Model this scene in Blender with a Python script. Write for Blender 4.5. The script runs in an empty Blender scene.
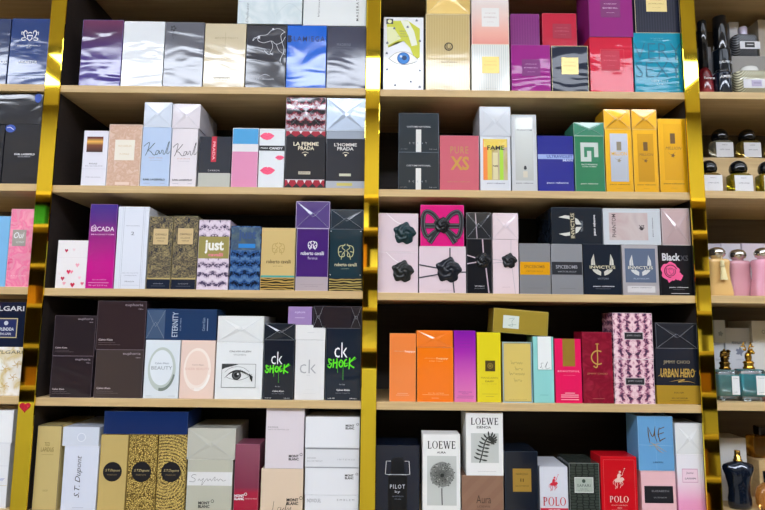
import bpy, bmesh, math, random
from mathutils import Vector, Matrix
random.seed(7)
C = bpy.context.scene
COL = C.collection
PI = math.pi

# ------------------------------------------------------------------ camera
FOC, PITCH, ROLL, DIST, EYE = 580.0, math.radians(6.85), math.radians(0.6), 1.18, 1.50
cam_d = bpy.data.cameras.new('camera'); cam = bpy.data.objects.new('camera', cam_d); COL.objects.link(cam)
cam_d.sensor_width = 36.0; cam_d.lens = FOC * 36.0 / 765.0
cam_d.clip_start = 0.02
CM = Matrix.Rotation(PI / 2 + PITCH, 3, 'X') @ Matrix.Rotation(ROLL, 3, 'Z')
cam.matrix_world = Matrix.Translation((0, -DIST, EYE)) @ CM.to_4x4()
C.camera = cam
CP = Vector((0, -DIST, EYE))

def wx(px, py, Y=0.0):
    """measured photo point -> world (x, z) on the vertical plane y = Y"""
    d = CM @ Vector(((px - 382.5) / FOC, -(py - 255.0) / FOC, -1.0))
    t = (Y - CP.y) / d.y
    return CP.x + d.x * t, CP.z + d.z * t

def tx(pt_top, pt_bot): # divider position from its measured top and bottom
    return (wx(pt_top, 0, -.004)[0] + wx(pt_bot, 510, -.004)[0]) / 2
TR = [(tx(53.2, 8.2), tx(67.2, 25.6)), (tx(366.6, 360), tx(381, 375)), (tx(680.3, 707), tx(694.3, 723))]
MID = [(a + b) / 2 for a, b in TR]
XL, XR = MID[0] - .66, MID[2] + .66
BX = {'L': (XL, MID[0] - .011), 'CL': (MID[0] + .011, MID[1] - .011), 'CR': (MID[1] + .011, MID[2] - .011), 'R': (MID[2] + .011, XR)}
# ------------------------------------------------------------------ materials
def lin(h):
    if isinstance(h, (tuple, list)): return tuple(h)
    h = h.lstrip('#')
    r = []
    for i in (0, 2, 4):
        c = int(h[i:i + 2], 16) / 255.0
        r.append(c / 12.92 if c <= 0.04045 else ((c + 0.055) / 1.055) ** 2.4)
    return (r[0], r[1], r[2], 1.0)

_mc = {}
class N:
    def __init__(s, name):
        s.m = bpy.data.materials.new(name); s.m.use_nodes = True
        s.t = s.m.node_tree; s.b = s.t.nodes['Principled BSDF']
    def n(s, typ, **kw):
        x = s.t.nodes.new(typ)
        for k, v in kw.items():
            if k in ('operation', 'feature', 'distance', 'wave_type', 'bands_direction', 'blend_type', 'data_type', 'wave_profile', 'gradient_type'):
                setattr(x, k, v)
            else: x.inputs[k].default_value = v
        return x
    def l(s, a, b): s.t.links.new(a, b)
    def coord(s, scale=(1, 1, 1), rot=(0, 0, 0), loc=(0, 0, 0)):
        tc = s.n('ShaderNodeTexCoord'); mp = s.n('ShaderNodeMapping')
        mp.inputs['Scale'].default_value = scale; mp.inputs['Rotation'].default_value = rot; mp.inputs['Location'].default_value = loc
        s.l(tc.outputs['Object'], mp.inputs['Vector']); return mp.outputs['Vector']
    def ramp(s, fac, stops, interp='LINEAR'):
        r = s.n('ShaderNodeValToRGB'); r.color_ramp.interpolation = interp
        el = r.color_ramp.elements
        while len(el) < len(stops): el.new(0.5)
        for e, (p, c) in zip(el, stops): e.position = p; e.color = lin(c)
        s.l(fac, r.inputs['Fac']); return r.outputs['Color']
    def math(s, op, a, b=None):
        x = s.n('ShaderNodeMath', operation=op)
        for i, v in enumerate((a, b)):
            if v is None: continue
            if isinstance(v, (int, float)): x.inputs[i].default_value = v
            else: s.l(v, x.inputs[i])
        return x.outputs[0]

def film(nd, wr=0.35, coat=1.0, crough=0.10, scale=13.0):
    """crinkled cellophane: a clear coat with its own bumpy normal"""
    b = nd.b
    b.inputs['Coat Weight'].default_value = coat
    b.inputs['Specular IOR Level'].default_value = 0.12
    b.inputs['Coat Roughness'].default_value = crough
    if wr > 0:
        tc = nd.n('ShaderNodeTexCoord'); oi = nd.n('ShaderNodeObjectInfo')
        off = nd.n('ShaderNodeVectorMath', operation='MULTIPLY_ADD')
        cmb = nd.n('ShaderNodeCombineXYZ')
        nd.l(oi.outputs['Random'], cmb.inputs['X']); nd.l(oi.outputs['Random'], cmb.inputs['Z'])
        nd.l(cmb.outputs[0], off.inputs[0]); off.inputs[1].default_value = (7.3, 3.1, 5.7); nd.l(tc.outputs['Object'], off.inputs[2])
        mp = nd.n('ShaderNodeMapping'); mp.inputs['Rotation'].default_value = (0, 0.8, 0); mp.inputs['Scale'].default_value = (0.6, 1, 1.5)
        nd.l(off.outputs[0], mp.inputs['Vector'])
        n1 = nd.n('ShaderNodeTexNoise', Scale=scale, Detail=1.2, Roughness=0.45, Distortion=1.4)
        nd.l(mp.outputs[0], n1.inputs['Vector'])
        n2 = nd.n('ShaderNodeTexNoise', Scale=4.5, Detail=0.0)
        nd.l(off.outputs[0], n2.inputs['Vector'])
        h = nd.math('ADD', n1.outputs[0], nd.math('MULTIPLY', n2.outputs[0], 2.2))
        bp = nd.n('ShaderNodeBump', Strength=min(1.0, wr), Distance=0.0020)
        nd.l(h, bp.inputs['Height']); nd.l(bp.outputs[0], b.inputs['Coat Normal'])

def mat(h, rough=0.5, wr=0.35, metal=0.0, coat=1.0, crough=0.10, name=None, base_wr=0.0):
    k = ('m', str(h), rough, wr, metal, coat, crough, base_wr)
    if k in _mc: return _mc[k]
    nd = N(name or 'carton_print'); b = nd.b
    b.inputs['Base Color'].default_value = lin(h); b.inputs['Roughness'].default_value = rough; b.inputs['Metallic'].default_value = metal
    b.inputs['IOR'].default_value = 1.4
    if coat > 0: film(nd, wr, coat, crough)
    if base_wr:
        n1 = nd.n('ShaderNodeTexNoise', Scale=30.0, Detail=2.0, Distortion=1.0); nd.l(nd.coord(), n1.inputs['Vector'])
        bp = nd.n('ShaderNodeBump', Strength=base_wr, Distance=0.003); nd.l(n1.outputs[0], bp.inputs['Height']); nd.l(bp.outputs[0], b.inputs['Normal'])
    _mc[k] = nd.m; return nd.m

def ink(h, metal=0.0, rough=0.45):
    return mat(h, rough, 0, metal, 0, name='print_ink')

def pat(kind, cols, wr=0.3, metal=0.0, rough=0.45, H=0.13, S=1.0, coat=1.0):
    """printed pattern of a carton, fixed to the carton's own coordinates"""
    k = (kind, str(cols), wr, metal, rough, round(H, 3), S, coat)
    if k in _mc: return _mc[k]
    nd = N('carton_' + kind); b = nd.b
    b.inputs['Roughness'].default_value = rough; b.inputs['Metallic'].default_value = metal; b.inputs['IOR'].default_value = 1.4
    if kind == 'gradient':
        v = nd.coord(); sp = nd.n('ShaderNodeSeparateXYZ'); nd.l(v, sp.inputs[0])
        c = nd.ramp(nd.math('DIVIDE', sp.outputs['Z'], H), cols)
    elif kind == 'stripes':
        v = nd.coord(); w = nd.n('ShaderNodeTexWave', wave_type='BANDS', bands_direction='X', Scale=55.0 * S, Distortion=0.0); nd.l(v, w.inputs['Vector'])
        c = nd.ramp(w.outputs[0], [(0.35, cols[0]), (0.65, cols[1])])
    elif kind == 'marble':
        n1 = nd.n('ShaderNodeTexNoise', Scale=38.0 * S, Detail=3.0, Distortion=0.8); nd.l(nd.coord(), n1.inputs['Vector'])
        c = nd.ramp(n1.outputs[0], [(0.36 + 0.3 * i / max(1, len(cols) - 1), cc) for i, cc in enumerate(cols)])
    elif kind == 'leopard':
        vo = nd.n('ShaderNodeTexVoronoi', feature='F1', Scale=760.0 * S); nd.l(nd.coord((1, 1, 1.5)), vo.inputs['Vector'])
        n1 = nd.n('ShaderNodeTexNoise', Scale=60.0); nd.l(nd.coord(), n1.inputs['Vector'])
        c = nd.ramp(nd.math('ADD', vo.outputs['Distance'], nd.math('MULTIPLY', n1.outputs[0], 0.5)), [(0.60, cols[1]), (0.74, cols[0])])
    elif kind == 'filigree':
        vo = nd.n('ShaderNodeTexVoronoi', feature='DISTANCE_TO_EDGE', Scale=330.0 * S); nd.l(nd.coord(), vo.inputs['Vector'])
        n1 = nd.n('ShaderNodeTexNoise', Scale=420.0, Detail=1.0); nd.l(nd.coord(), n1.inputs['Vector'])
        c = nd.ramp(nd.math('ADD', vo.outputs['Distance'], nd.math('MULTIPLY', n1.outputs[0], 0.25)), [(0.22, cols[0]), (0.34, cols[1])])
    elif kind == 'medallion':
        v = nd.coord(loc=(0.012, 0, -0.062)); ln = nd.n('ShaderNodeVectorMath', operation='LENGTH')
        mp = nd.n('ShaderNodeVectorMath', operation='MULTIPLY'); nd.l(v, mp.inputs[0]); mp.inputs[1].default_value = (1, 0, 1)
        nd.l(mp.outputs[0], ln.inputs[0])
        ring = nd.math('SINE', nd.math('MULTIPLY', ln.outputs['Value'], 1100.0))
        vo = nd.n('ShaderNodeTexVoronoi', feature='DISTANCE_TO_EDGE', Scale=380.0); nd.l(nd.coord(), vo.inputs['Vector'])
        c = nd.ramp(nd.math('ADD', nd.math('MULTIPLY', ring, 0.07), vo.outputs['Distance']), [(0.06, cols[0]), (0.2, cols[1])])
    elif kind in ('snake', 'scales'):
        v = nd.coord(); sp = nd.n('ShaderNodeSeparateXYZ'); nd.l(v, sp.inputs[0])
        ab = nd.math('ABSOLUTE', sp.outputs['X'])
        zz = nd.math('MULTIPLY', nd.math('PINGPONG', sp.outputs['Z'], 0.012 / S), 1.0)
        cb = nd.n('ShaderNodeCombineXYZ'); nd.l(ab, cb.inputs['X']); nd.l(sp.outputs['Z'], cb.inputs['Z']); nd.l(nd.math('MULTIPLY', sp.outputs['Y'], 1.0), cb.inputs['Y'])
        n1 = nd.n('ShaderNodeTexNoise', Scale=85.0 * S, Detail=2.0, Distortion=1.5); nd.l(cb.outputs[0], n1.inputs['Vector'])
        if kind == 'snake':   # mirrored bands running up the carton
            wv = nd.math('SINE', nd.math('ADD', nd.math('MULTIPLY', ab, 260.0 * S), nd.math('MULTIPLY', zz, 200.0)))
        else:                 # zigzag bands across the carton
            wv = nd.math('SINE', nd.math('ADD', nd.math('MULTIPLY', sp.outputs['Z'], 190.0 * S), nd.math('MULTIPLY', nd.math('PINGPONG', sp.outputs['X'], 0.011), 170.0)))
        vo = nd.n('ShaderNodeTexVoronoi', feature='DISTANCE_TO_EDGE', Scale=420.0); nd.l(cb.outputs[0], vo.inputs['Vector'])
        f = nd.math('ADD', nd.math('MULTIPLY', wv, 0.16), n1.outputs[0])
        f = nd.math('ADD', f, nd.math('MULTIPLY', nd.math('LESS_THAN', vo.outputs['Distance'], 0.04), -0.08))
        c = nd.ramp(f, [(0.30, cols[0]), (0.40, cols[1]), (0.50, cols[2]), (0.7, cols[-1])])
    elif kind == 'bands':   # hard horizontal bands from bottom to top, as fractions of the height
        v = nd.coord(); sp = nd.n('ShaderNodeSeparateXYZ'); nd.l(v, sp.inputs[0])
        c = nd.ramp(nd.math('DIVIDE', sp.outputs['Z'], H), cols, 'CONSTANT')
    elif kind == 'zebra':
        w = nd.n('ShaderNodeTexWave', wave_type='BANDS', bands_direction='Z', Scale=60.0 * S, Distortion=5.0, Detail=1.0); w.inputs['Detail Scale'].default_value = 1.2
        nd.l(nd.coord((0.55, 1, 1)), w.inputs['Vector']); c = nd.ramp(w.outputs[0], [(0.4, cols[0]), (0.6, cols[1])])
    elif kind == 'croc':
        vo = nd.n('ShaderNodeTexVoronoi', feature='DISTANCE_TO_EDGE', Scale=130.0 * S, Randomness=0.35); nd.l(nd.coord((0.7, 1, 1.6)), vo.inputs['Vector'])
        c = nd.ramp(vo.outputs['Distance'], [(0.02, cols[0]), (0.16, cols[1])])
    elif kind == 'rays':
        v = nd.coord(); sp = nd.n('ShaderNodeSeparateXYZ'); nd.l(v, sp.inputs[0])
        w = nd.n('ShaderNodeTexWave', wave_type='BANDS', bands_direction='X', Scale=95.0, Distortion=0.4); nd.l(v, w.inputs['Vector'])
        c = nd.ramp(w.outputs[0], [(0.2, cols[0]), (0.8, cols[1])])
    elif kind == 'diagonal':
        w = nd.n('ShaderNodeTexWave', wave_type='BANDS', bands_direction='DIAGONAL', Scale=75.0 * S, Distortion=0.4); nd.l(nd.coord((1, 1, -1)), w.inputs['Vector'])
        c = nd.ramp(w.outputs[0], [(0.45, cols[0]), (0.6, cols[1])])
    nd.l(c, b.inputs['Base Color'])
    if coat > 0: film(nd, wr, coat)
    _mc[k] = nd.m; return nd.m

def glassy(h, rough=0.03, trans=1.0, name='tinted_glass', ior=1.45):
    k = ('g', h, rough, trans, ior)
    if k in _mc: return _mc[k]
    nd = N(name); b = nd.b; b.inputs['Base Color'].default_value = lin(h); b.inputs['Roughness'].default_value = rough
    b.inputs['Transmission Weight'].default_value = trans; b.inputs['IOR'].default_value = ior
    _mc[k] = nd.m; return nd.m

def wood(name, c1, c2, rough=0.55):
    nd = N(name); b = nd.b; b.inputs['Roughness'].default_value = rough
    n1 = nd.n('ShaderNodeTexNoise', Scale=9.0, Detail=5.0, Roughness=0.6, Distortion=0.4)
    tc = nd.n('ShaderNodeTexCoord'); mp = nd.n('ShaderNodeMapping'); mp.inputs['Scale'].default_value = (0.6, 9, 14)
    nd.l(tc.outputs['Object'], mp.inputs['Vector']); nd.l(mp.outputs[0], n1.inputs['Vector'])
    nd.l(nd.ramp(n1.outputs[0], [(0.3, c1), (0.7, c2)]), b.inputs['Base Color'])
    return nd.m

# ------------------------------------------------------------------ mesh helpers
def box_bm(bm, x0, x1, y0, y1, z0, z1, mi=0, bev=0.0):
    r = bmesh.ops.create_cube(bm, size=1.0)
    vs = r['verts']
    for v in vs: v.co = Vector((x0 + (v.co.x + .5) * (x1 - x0), y0 + (v.co.y + .5) * (y1 - y0), z0 + (v.co.z + .5) * (z1 - z0)))
    fs = {f for v in vs for f in v.link_faces}
    for f in fs: f.material_index = mi
    if bev > 0:
        es = list({e for f in fs for e in f.edges})
        rr = bmesh.ops.bevel(bm, geom=es, offset=bev, segments=2, profile=0.5, affect='EDGES')
        for f in rr['faces']: f.material_index = mi
    return fs

def lathe_bm(bm, prof, cx=0, cy=0, cz=0, seg=32, mi=0, sx=1.0, sy=1.0, smooth=True):
    rings = []
    for r, z in prof:
        if r <= 1e-6: rings.append([bm.verts.new((cx, cy, cz + z))])
        else: rings.append([bm.verts.new((cx + r * sx * math.cos(2 * PI * i / seg), cy + r * sy * math.sin(2 * PI * i / seg), cz + z)) for i in range(seg)])
    for a, b in zip(rings, rings[1:]):
        for i in range(seg):
            j = (i + 1) % seg
            if len(a) == 1 and len(b) == 1: continue
            if len(a) == 1: f = bm.faces.new((a[0], b[j], b[i]))
            elif len(b) == 1: f = bm.faces.new((a[i], a[j], b[0]))
            else: f = bm.faces.new((a[i], a[j], b[j], b[i]))
            f.material_index = mi; f.smooth = smooth

def loft_bm(bm, secs, mi=0, smooth=True):
    """secs: list of closed point loops of equal length; ends are capped"""
    rings = [[bm.verts.new(p) for p in s] for s in secs]
    n = len(rings[0])
    for a, b in zip(rings, rings[1:]):
        for i in range(n):
            f = bm.faces.new((a[i], a[(i + 1) % n], b[(i + 1) % n], b[i])); f.material_index = mi; f.smooth = smooth
    for r in (rings[0][::-1], rings[-1]):
        f = bm.faces.new(r); f.material_index = mi
def rrect(w, d, r, z, cx=0, cy=0, n=5):
    pts = []
    for (sx, sy, a0) in ((1, 1, 0), (-1, 1, 90), (-1, -1, 180), (1, -1, 270)):
        for i in range(n):
            a = math.radians(a0 + 90 * i / (n - 1))
            pts.append((cx + sx * (w / 2 - r) + r * math.cos(a), cy + sy * (d / 2 - r) + r * math.sin(a), z))
    return pts

def link(name, bm, mats, parent=None, loc=None, kind=None, normals=True):
    me = bpy.data.meshes.new(name)
    if normals: bmesh.ops.recalc_face_normals(bm, faces=bm.faces)
    bm.to_mesh(me); bm.free()
    for m in (mats if isinstance(mats, (list, tuple)) else [mats]): me.materials.append(m)
    o = bpy.data.objects.new(name, me); COL.objects.link(o)
    if loc: o.location = loc
    if parent: o.parent = parent
    if kind: o['kind'] = kind
    return o
def empty(name, loc=(0, 0, 0), rotz=0.0):
    o = bpy.data.objects.new(name, None); COL.objects.link(o); o.location = loc; o.rotation_euler = (0, 0, rotz)
    o.empty_display_size = 0.03; return o
def tag(o, label, cat, group=None):
    o['label'] = label; o['category'] = cat
    if group: o['group'] = group
    return o

# ------------------------------------------------------------------ lettering
_tc = {}
def text_shape(s, weight=0.0, spacing=1.0, shear=0.0):
    k = (s, weight, spacing, shear)
    if k in _tc: return _tc[k]
    cu = bpy.data.curves.new('lettering', 'FONT'); cu.body = s; cu.offset = weight; cu.space_character = spacing; cu.shear = shear
    cu.resolution_u = 2; cu.size = 1.0
    to = bpy.data.objects.new('lettering', cu); COL.objects.link(to)
    dg = bpy.context.evaluated_depsgraph_get(); me = bpy.data.meshes.new_from_object(to.evaluated_get(dg))
    vs = [(v.co.x, v.co.y) for v in me.vertices]; fs = [tuple(p.vertices) for p in me.polygons]
    bpy.data.objects.remove(to); bpy.data.curves.remove(cu); bpy.data.meshes.remove(me)
    if vs:
        x0 = min(v[0] for v in vs); x1 = max(v[0] for v in vs); y0 = min(v[1] for v in vs); y1 = max(v[1] for v in vs)
        vs = [((x - x0) / max(1e-6, x1 - x0), (y - y0) / max(1e-6, y1 - y0)) for x, y in vs]
    _tc[k] = (vs, fs); return _tc[k]

# classic roman capitals drawn with thick and thin strokes: (x0,y0,x1,y1,width) in a 1-high cell; 'o' = oval
SERIF = {
 'L': (0.62, [(.16, 0, .16, 1, .165), (.04, .975, .30, .975, .075), (.04, .025, .58, .025, .075), (.57, .0, .57, .22, .075)]),
 'E': (0.66, [(.16, 0, .16, 1, .165), (.04, .975, .58, .975, .075), (.04, .025, .60, .025, .075), (.16, .51, .46, .51, .075), (.585, 0, .585, .22, .075), (.565, .80, .565, 1, .075), (.45, .40, .45, .62, .07)]),
 'W': (1.15, [(.10, 1, .36, 0, .165), (.36, 0, .58, 1, .075), (.56, 1, .82, 0, .165), (.82, 0, 1.05, 1, .075), (0, .975, .24, .975, .075), (.44, .975, .70, .975, .075), (.94, .975, 1.15, .975, .075)]),
 'P': (0.68, [(.16, 0, .16, 1, .165), (.04, .975, .36, .975, .075), (.04, .025, .30, .025, .075), ('o', .36, .73, .27, .27, .15)]),
 'O': (0.92, [('o', .46, .5, .44, .52, .16)]),
}
def serif_shape(s):
    k = ('serif', s)
    if k in _tc: return _tc[k]
    vs, fs, x = [], [], 0.0
    for ch in s:
        w, st = SERIF[ch]
        for q in st:
            if q[0] == 'o':
                _, cx, cy, rx, ry, t = q; n = 24; b = len(vs)
                for i in range(n):
                    a = 2 * PI * i / n
                    vs.append((x + cx + rx * math.cos(a), cy + ry * math.sin(a)))
                    vs.append((x + cx + (rx - t) * math.cos(a), cy + (ry - .04) * math.sin(a)))
                for i in range(n):
                    j = (i + 1) % n; fs.append((b + 2 * i, b + 2 * j, b + 2 * j + 1, b + 2 * i + 1))
            else:
                a0, b0, a1, b1, t = q; b = len(vs)
                if abs(b1 - b0) > .1: vs += [(x + a0 - t / 2, b0), (x + a0 + t / 2, b0), (x + a1 + t / 2, b1), (x + a1 - t / 2, b1)]
                else: vs += [(x + a0, b0 - t / 2), (x + a1, b0 - t / 2), (x + a1, b1 + t / 2), (x + a0, b1 + t / 2)]
                fs.append((b, b + 1, b + 2, b + 3))
        x += w + .10
    x -= .10
    vs = [(a / x, b) for a, b in vs]
    _tc[k] = (vs, fs); return _tc[k]

def smooth_pts(pts, k=5):
    if len(pts) < 3: return pts
    out = []
    P = [pts[0]] + list(pts) + [pts[-1]]
    for i in range(1, len(P) - 2):
        p0, p1, p2, p3 = P[i - 1], P[i], P[i + 1], P[i + 2]
        for j in range(k):
            t = j / k
            out.append(tuple(0.5 * ((2 * p1[a]) + (-p0[a] + p2[a]) * t + (2 * p0[a] - 5 * p1[a] + 4 * p2[a] - p3[a]) * t * t + (-p0[a] + 3 * p1[a] - 3 * p2[a] + p3[a]) * t ** 3) for a in (0, 1)))
    out.append(tuple(pts[-1])); return out

# ------------------------------------------------------------------ the shelf grid (front edge of each board, measured per bay)
BAYX = {'L': 20, 'CL': 210, 'CR': 530, 'R': 735}
ROWY = {'L': [84.0, 183.6, 286.8, 396.4], 'CL': [86.6, 186.6, 289.6, 399.6], 'CR': [90.7, 190.7, 293.9, 403.4], 'R': [92.0, 191.0, 295.6, 402.8]}
SH = {}
for b_, ys in ROWY.items():
    for r_, y_ in enumerate(ys): SH[b_, r_ + 1] = wx(BAYX[b_], y_)[1]
    p_ = (SH[b_, 1] - SH[b_, 4]) / 3.0
    SH[b_, 0] = SH[b_, 1] + p_ * 1.285; SH[b_, 5] = SH[b_, 4] - p_
WHERE = {1: 'on the top shelf in view', 2: 'on the second shelf from the top', 3: 'on the third shelf from the top', 4: 'on the fourth shelf from the top', 5: 'on the lowest shelf in view'}
BAYN = {'L': 'left edge bay', 'CL': 'bay left of the middle gold strip', 'CR': 'bay right of the middle gold strip', 'R': 'right edge bay'}

BROW = {}
def base_px(bay, row, x):  # pixel row of the front board edge at a column, for reading measured heights only
    ys = ROWY[bay]; 
    return ys[row - 1] + (x - BAYX[bay]) * 0.0105 if row <= 4 else 513.0 + (x - 382) * 0.0105

class Face:
    """one carton; u runs right and v runs down its front, both 0..1"""
    def __init__(s, bay, row, x0, x1, ytop, m, label, on=None, yf=0.008, depth=0.058, name='perfume_box', cat='box', yb=None, fold=False, group=True, tilt=0.0, bev=0.0007):
        s.bay, s.row, s.ytop = bay, row, ytop
        ons = on if isinstance(on, (list, tuple)) else ([on] if on else [])
        if ons:
            z0 = max(o.Z1 for o in ons) + 0.0003; ybp = max(o.ytop for o in ons) if yb is None else yb
        else:
            z0 = SH[bay, row] + 0.0002; ybp = base_px(bay, row, (x0 + x1) / 2) if yb is None else yb
        ym = (ytop + ybp) / 2
        a, _ = wx(x0, ym, yf); b, _ = wx(x1, ym, yf); _, z1 = wx((x0 + x1) / 2, ytop, yf)
        s.X0, s.X1, s.Z0, s.Z1, s.yf = max(a, BX[bay][0]) + 0.0003, min(b, BX[bay][1]) - 0.0003, z0, z1, yf
        s.W, s.H, s.D = s.X1 - s.X0, s.Z1 - s.Z0, depth
        bm = bmesh.new(); box_bm(bm, -s.W / 2, s.W / 2, 0, depth, 0, s.H, 0, bev)
        for f in bm.faces: f.smooth = False
        if callable(m): m = m(s.H)
        s.m = m
        s.o = link(name, bm, m, loc=((s.X0 + s.X1) / 2, yf, s.Z0))
        if tilt: s.o.rotation_euler = (0, tilt, 0)
        tag(s.o, label, cat, ('perfume boxes ' + WHERE[row] + ', ' + BAYN[bay]) if group is True else group)
        s.k = 0; s.parts = {}
        if fold: s.fold()
    def lay(s): s.k += 1; return -(0.00022 + 0.00005 * s.k)
    def P(s, u, v, y): return Vector(((u - .5) * s.W, y, (1 - v) * s.H))
    def part(s, name, m, new=False):
        if new: s.uid = getattr(s, 'uid', 0) + 1; name = '%s|%d' % (name, s.uid); s.cur = name
        if name not in s.parts: s.parts[name] = [bmesh.new(), []]
        bm, ms = s.parts[name]
        if m not in ms: ms.append(m)
        return bm, ms.index(m)
    def _m(s, c): return c if isinstance(c, bpy.types.Material) else ink(c)
    def quad(s, u0, v0, u1, v1, c, part='label_panel', thick=0.00008):
        bm, mi = s.part(part, s._m(c), part == 'label_panel'); y = s.lay()
        for f in box_bm(bm, (u0 - .5) * s.W, (u1 - .5) * s.W, y - thick * .5, y, (1 - v1) * s.H, (1 - v0) * s.H, mi): pass
        return s
    def frame(s, u0, v0, u1, v1, c, t=0.0006, part='label_panel'):
        du, dv = t / s.W, t / s.H
        for q in ((u0, v0, u1, v0 + dv), (u0, v1 - dv, u1, v1), (u0, v0 + dv, u0 + du, v1 - dv), (u1 - du, v0 + dv, u1, v1 - dv)): s.quad(*q, c, part)
        return s
    def poly(s, pts, c, part='emblem'):
        bm, mi = s.part(part, s._m(c)); y = s.lay()
        f = bm.faces.new([bm.verts.new(s.P(u, v, y)) for u, v in pts]); f.material_index = mi
        bmesh.ops.triangulate(bm, faces=[f]); return s
    def disc(s, u, v, r, c, part='emblem', ry=None, inner=0.0, n=28, a0=0, a1=360, wob=0.0):
        """ellipse; r in fractions of the width, ry too"""
        ry = r if ry is None else ry; asp = s.W / s.H
        bm, mi = s.part(part, s._m(c)); y = s.lay(); full = a1 - a0 >= 360
        ang = [math.radians(a0 + (a1 - a0) * i / n) for i in range(n + (0 if full else 1))]
        w = [1 + wob * math.sin(5 * a + 1) + wob * .6 * math.sin(9 * a) for a in ang]
        out = [bm.verts.new(s.P(u + r * ww * math.cos(a), v - ry * ww * asp * math.sin(a), y)) for a, ww in zip(ang, w)]
        if inner <= 0 and full: f = bm.faces.new(out); f.material_index = mi; return s
        inn = [bm.verts.new(s.P(u + r * inner * math.cos(a), v - ry * inner * asp * math.sin(a), y)) for a in ang]
        m_ = len(out)
        for i in range(m_ if full else m_ - 1):
            j = (i + 1) % m_; f = bm.faces.new((out[i], out[j], inn[j], inn[i])); f.material_index = mi
        return s
    def text(s, t, u0, v0, u1, v1, c, weight=0.0, spacing=1.0, shear=0.0, rot=0, serif=False, part='lettering'):
        vs, fs = serif_shape(t) if serif else text_shape(t, weight, spacing, shear)
        bm, mi = s.part(part, s._m(c)); y = s.lay(); V = []
        for a, b in vs:
            if rot == 90: a, b = 1 - b, a       # reads upwards
            elif rot == -90: a, b = b, 1 - a    # reads downwards
            V.append(bm.verts.new(s.P(u0 + a * (u1 - u0), v1 + b * (v0 - v1), y)))
        for f in fs:
            try: g = bm.faces.new([V[i] for i in f]); g.material_index = mi
            except ValueError: pass
        return s
    def stroke(s, pts, w, c, sm=True, part='emblem', taper=False, thick=0.0, yoff=0.0):
        """a drawn line; w in metres"""
        if sm: pts = smooth_pts(pts)
        q = [((u - .5) * s.W, (1 - v) * s.H) for u, v in pts]
        bm, mi = s.part(part, s._m(c)); y = s.lay() - thick - yoff; L, R = [], []
        n = len(q)
        for i, (x, z) in enumerate(q):
            a = q[max(0, i - 1)]; b = q[min(n - 1, i + 1)]; dx, dz = b[0] - a[0], b[1] - a[1]; l = math.hypot(dx, dz) or 1
            ww = w / 2 * (1 if not taper else max(.15, math.sin(PI * (i + .6) / (n + .2))))
            L.append((x - dz / l * ww, z + dx / l * ww)); R.append((x + dz / l * ww, z - dx / l * ww))
        l = [bm.verts.new((x, y, z)) for x, z in L]; r = [bm.verts.new((x, y, z)) for x, z in R]
        for i in range(n - 1): f = bm.faces.new((l[i], l[i + 1], r[i + 1], r[i])); f.material_index = mi
        if thick > 0:
            lb = [bm.verts.new((x, y + thick, z)) for x, z in L]; rb = [bm.verts.new((x, y + thick, z)) for x, z in R]
            for i in range(n - 1):
                for A, B in ((l, lb), (r, rb)): f = bm.faces.new((A[i], A[i + 1], B[i + 1], B[i])); f.material_index = mi
        return s
    def fold(s, c=None, depth=0.0022, k=0.42, u0=0.0, u1=1.0, v0=0.0, v1=1.0, creases=True):
        """the folded end of the film: four facets meeting like an envelope"""
        m = s._m(c) if c else s.m
        bm, mi = s.part('folded_wrap', m, True); wrapk = s.cur; e = 0.02
        pt = lambda u, v, y: s.P(u0 + (u1 - u0) * u, v0 + (v1 - v0) * v, y)
        A, B, Cc, Dd = pt(e, e, -.0003), pt(1 - e, e, -.0003), pt(1 - e, 1 - e, -.0003), pt(e, 1 - e, -.0003)
        kk = min(0.45, k)
        L, R = pt(kk, .5, -.0003 - depth), pt(1 - kk, .52, -.0003 - depth * .8)
        T, Bt = pt(.5, .43, -.0003 - depth * .3), pt(.5, .58, -.0003 - depth * .4)
        V = [bm.verts.new(p) for p in (A, B, Cc, Dd, L, R, T, Bt)]
        for f in ((0, 6, 1), (0, 4, 6), (1, 6, 5), (0, 3, 4), (1, 5, 2), (3, 2, 7), (3, 7, 4), (2, 5, 7), (4, 7, 6), (6, 7, 5)):
            g = bm.faces.new([V[i] for i in f]); g.material_index = mi
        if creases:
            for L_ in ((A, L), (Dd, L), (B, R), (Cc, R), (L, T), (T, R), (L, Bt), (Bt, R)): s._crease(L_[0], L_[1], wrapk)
        return s
    def _crease(s, a, b, wrapk):  # pale strip painting the white highlight along one film crease
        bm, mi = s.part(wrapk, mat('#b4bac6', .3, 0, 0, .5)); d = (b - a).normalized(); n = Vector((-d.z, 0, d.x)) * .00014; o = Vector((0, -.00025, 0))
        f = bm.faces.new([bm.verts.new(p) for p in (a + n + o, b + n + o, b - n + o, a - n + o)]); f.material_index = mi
    def edge(s, c='#e8ecf6', w=0.0007):
        """pale edge lines of the carton"""
        return s.frame(0.0, 0.0, 1.0, 1.0, c, w, 'edge_trim')
    def done(s):
        for n, (bm, ms) in s.parts.items():
            n = n.split('|')[0]
            if n == 'folded_wrap': bmesh.ops.recalc_face_normals(bm, faces=bm.faces)
            # fronts face the room
            for f in bm.faces:
                if n != 'folded_wrap' and f.normal.length < 1e-9: f.normal_update()
            link(n, bm, ms, s.o, normals=(n in ('label_panel', 'folded_wrap', 'edge_trim')))
        s.parts = {}
ALL = []
def B(*a, **k):
    f = Face(*a, **k); ALL.append(f); return f
LAMP, EXPO, DEBUG = 22.5, 0.0, False
# ------------------------------------------------------------------ cartons
GOLD = ink('#c9a552', 0.2, 0.35); SILV = ink('#cfd2da', 0.2, 0.35); BLK = '#15151a'; WHT = '#eef0f5'
def grad(cols, **k): return lambda H: pat('gradient', cols, H=H, **k)
def bands(cols, **k): return lambda H: pat('bands', cols, H=H, **k)
def small(f, t, u0, v, u1, c, h=.022, **k): return f.text(t, u0, v - h / 2, u1, v + h / 2, c, **k)
FOILN = dict(wr=.55)

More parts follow.
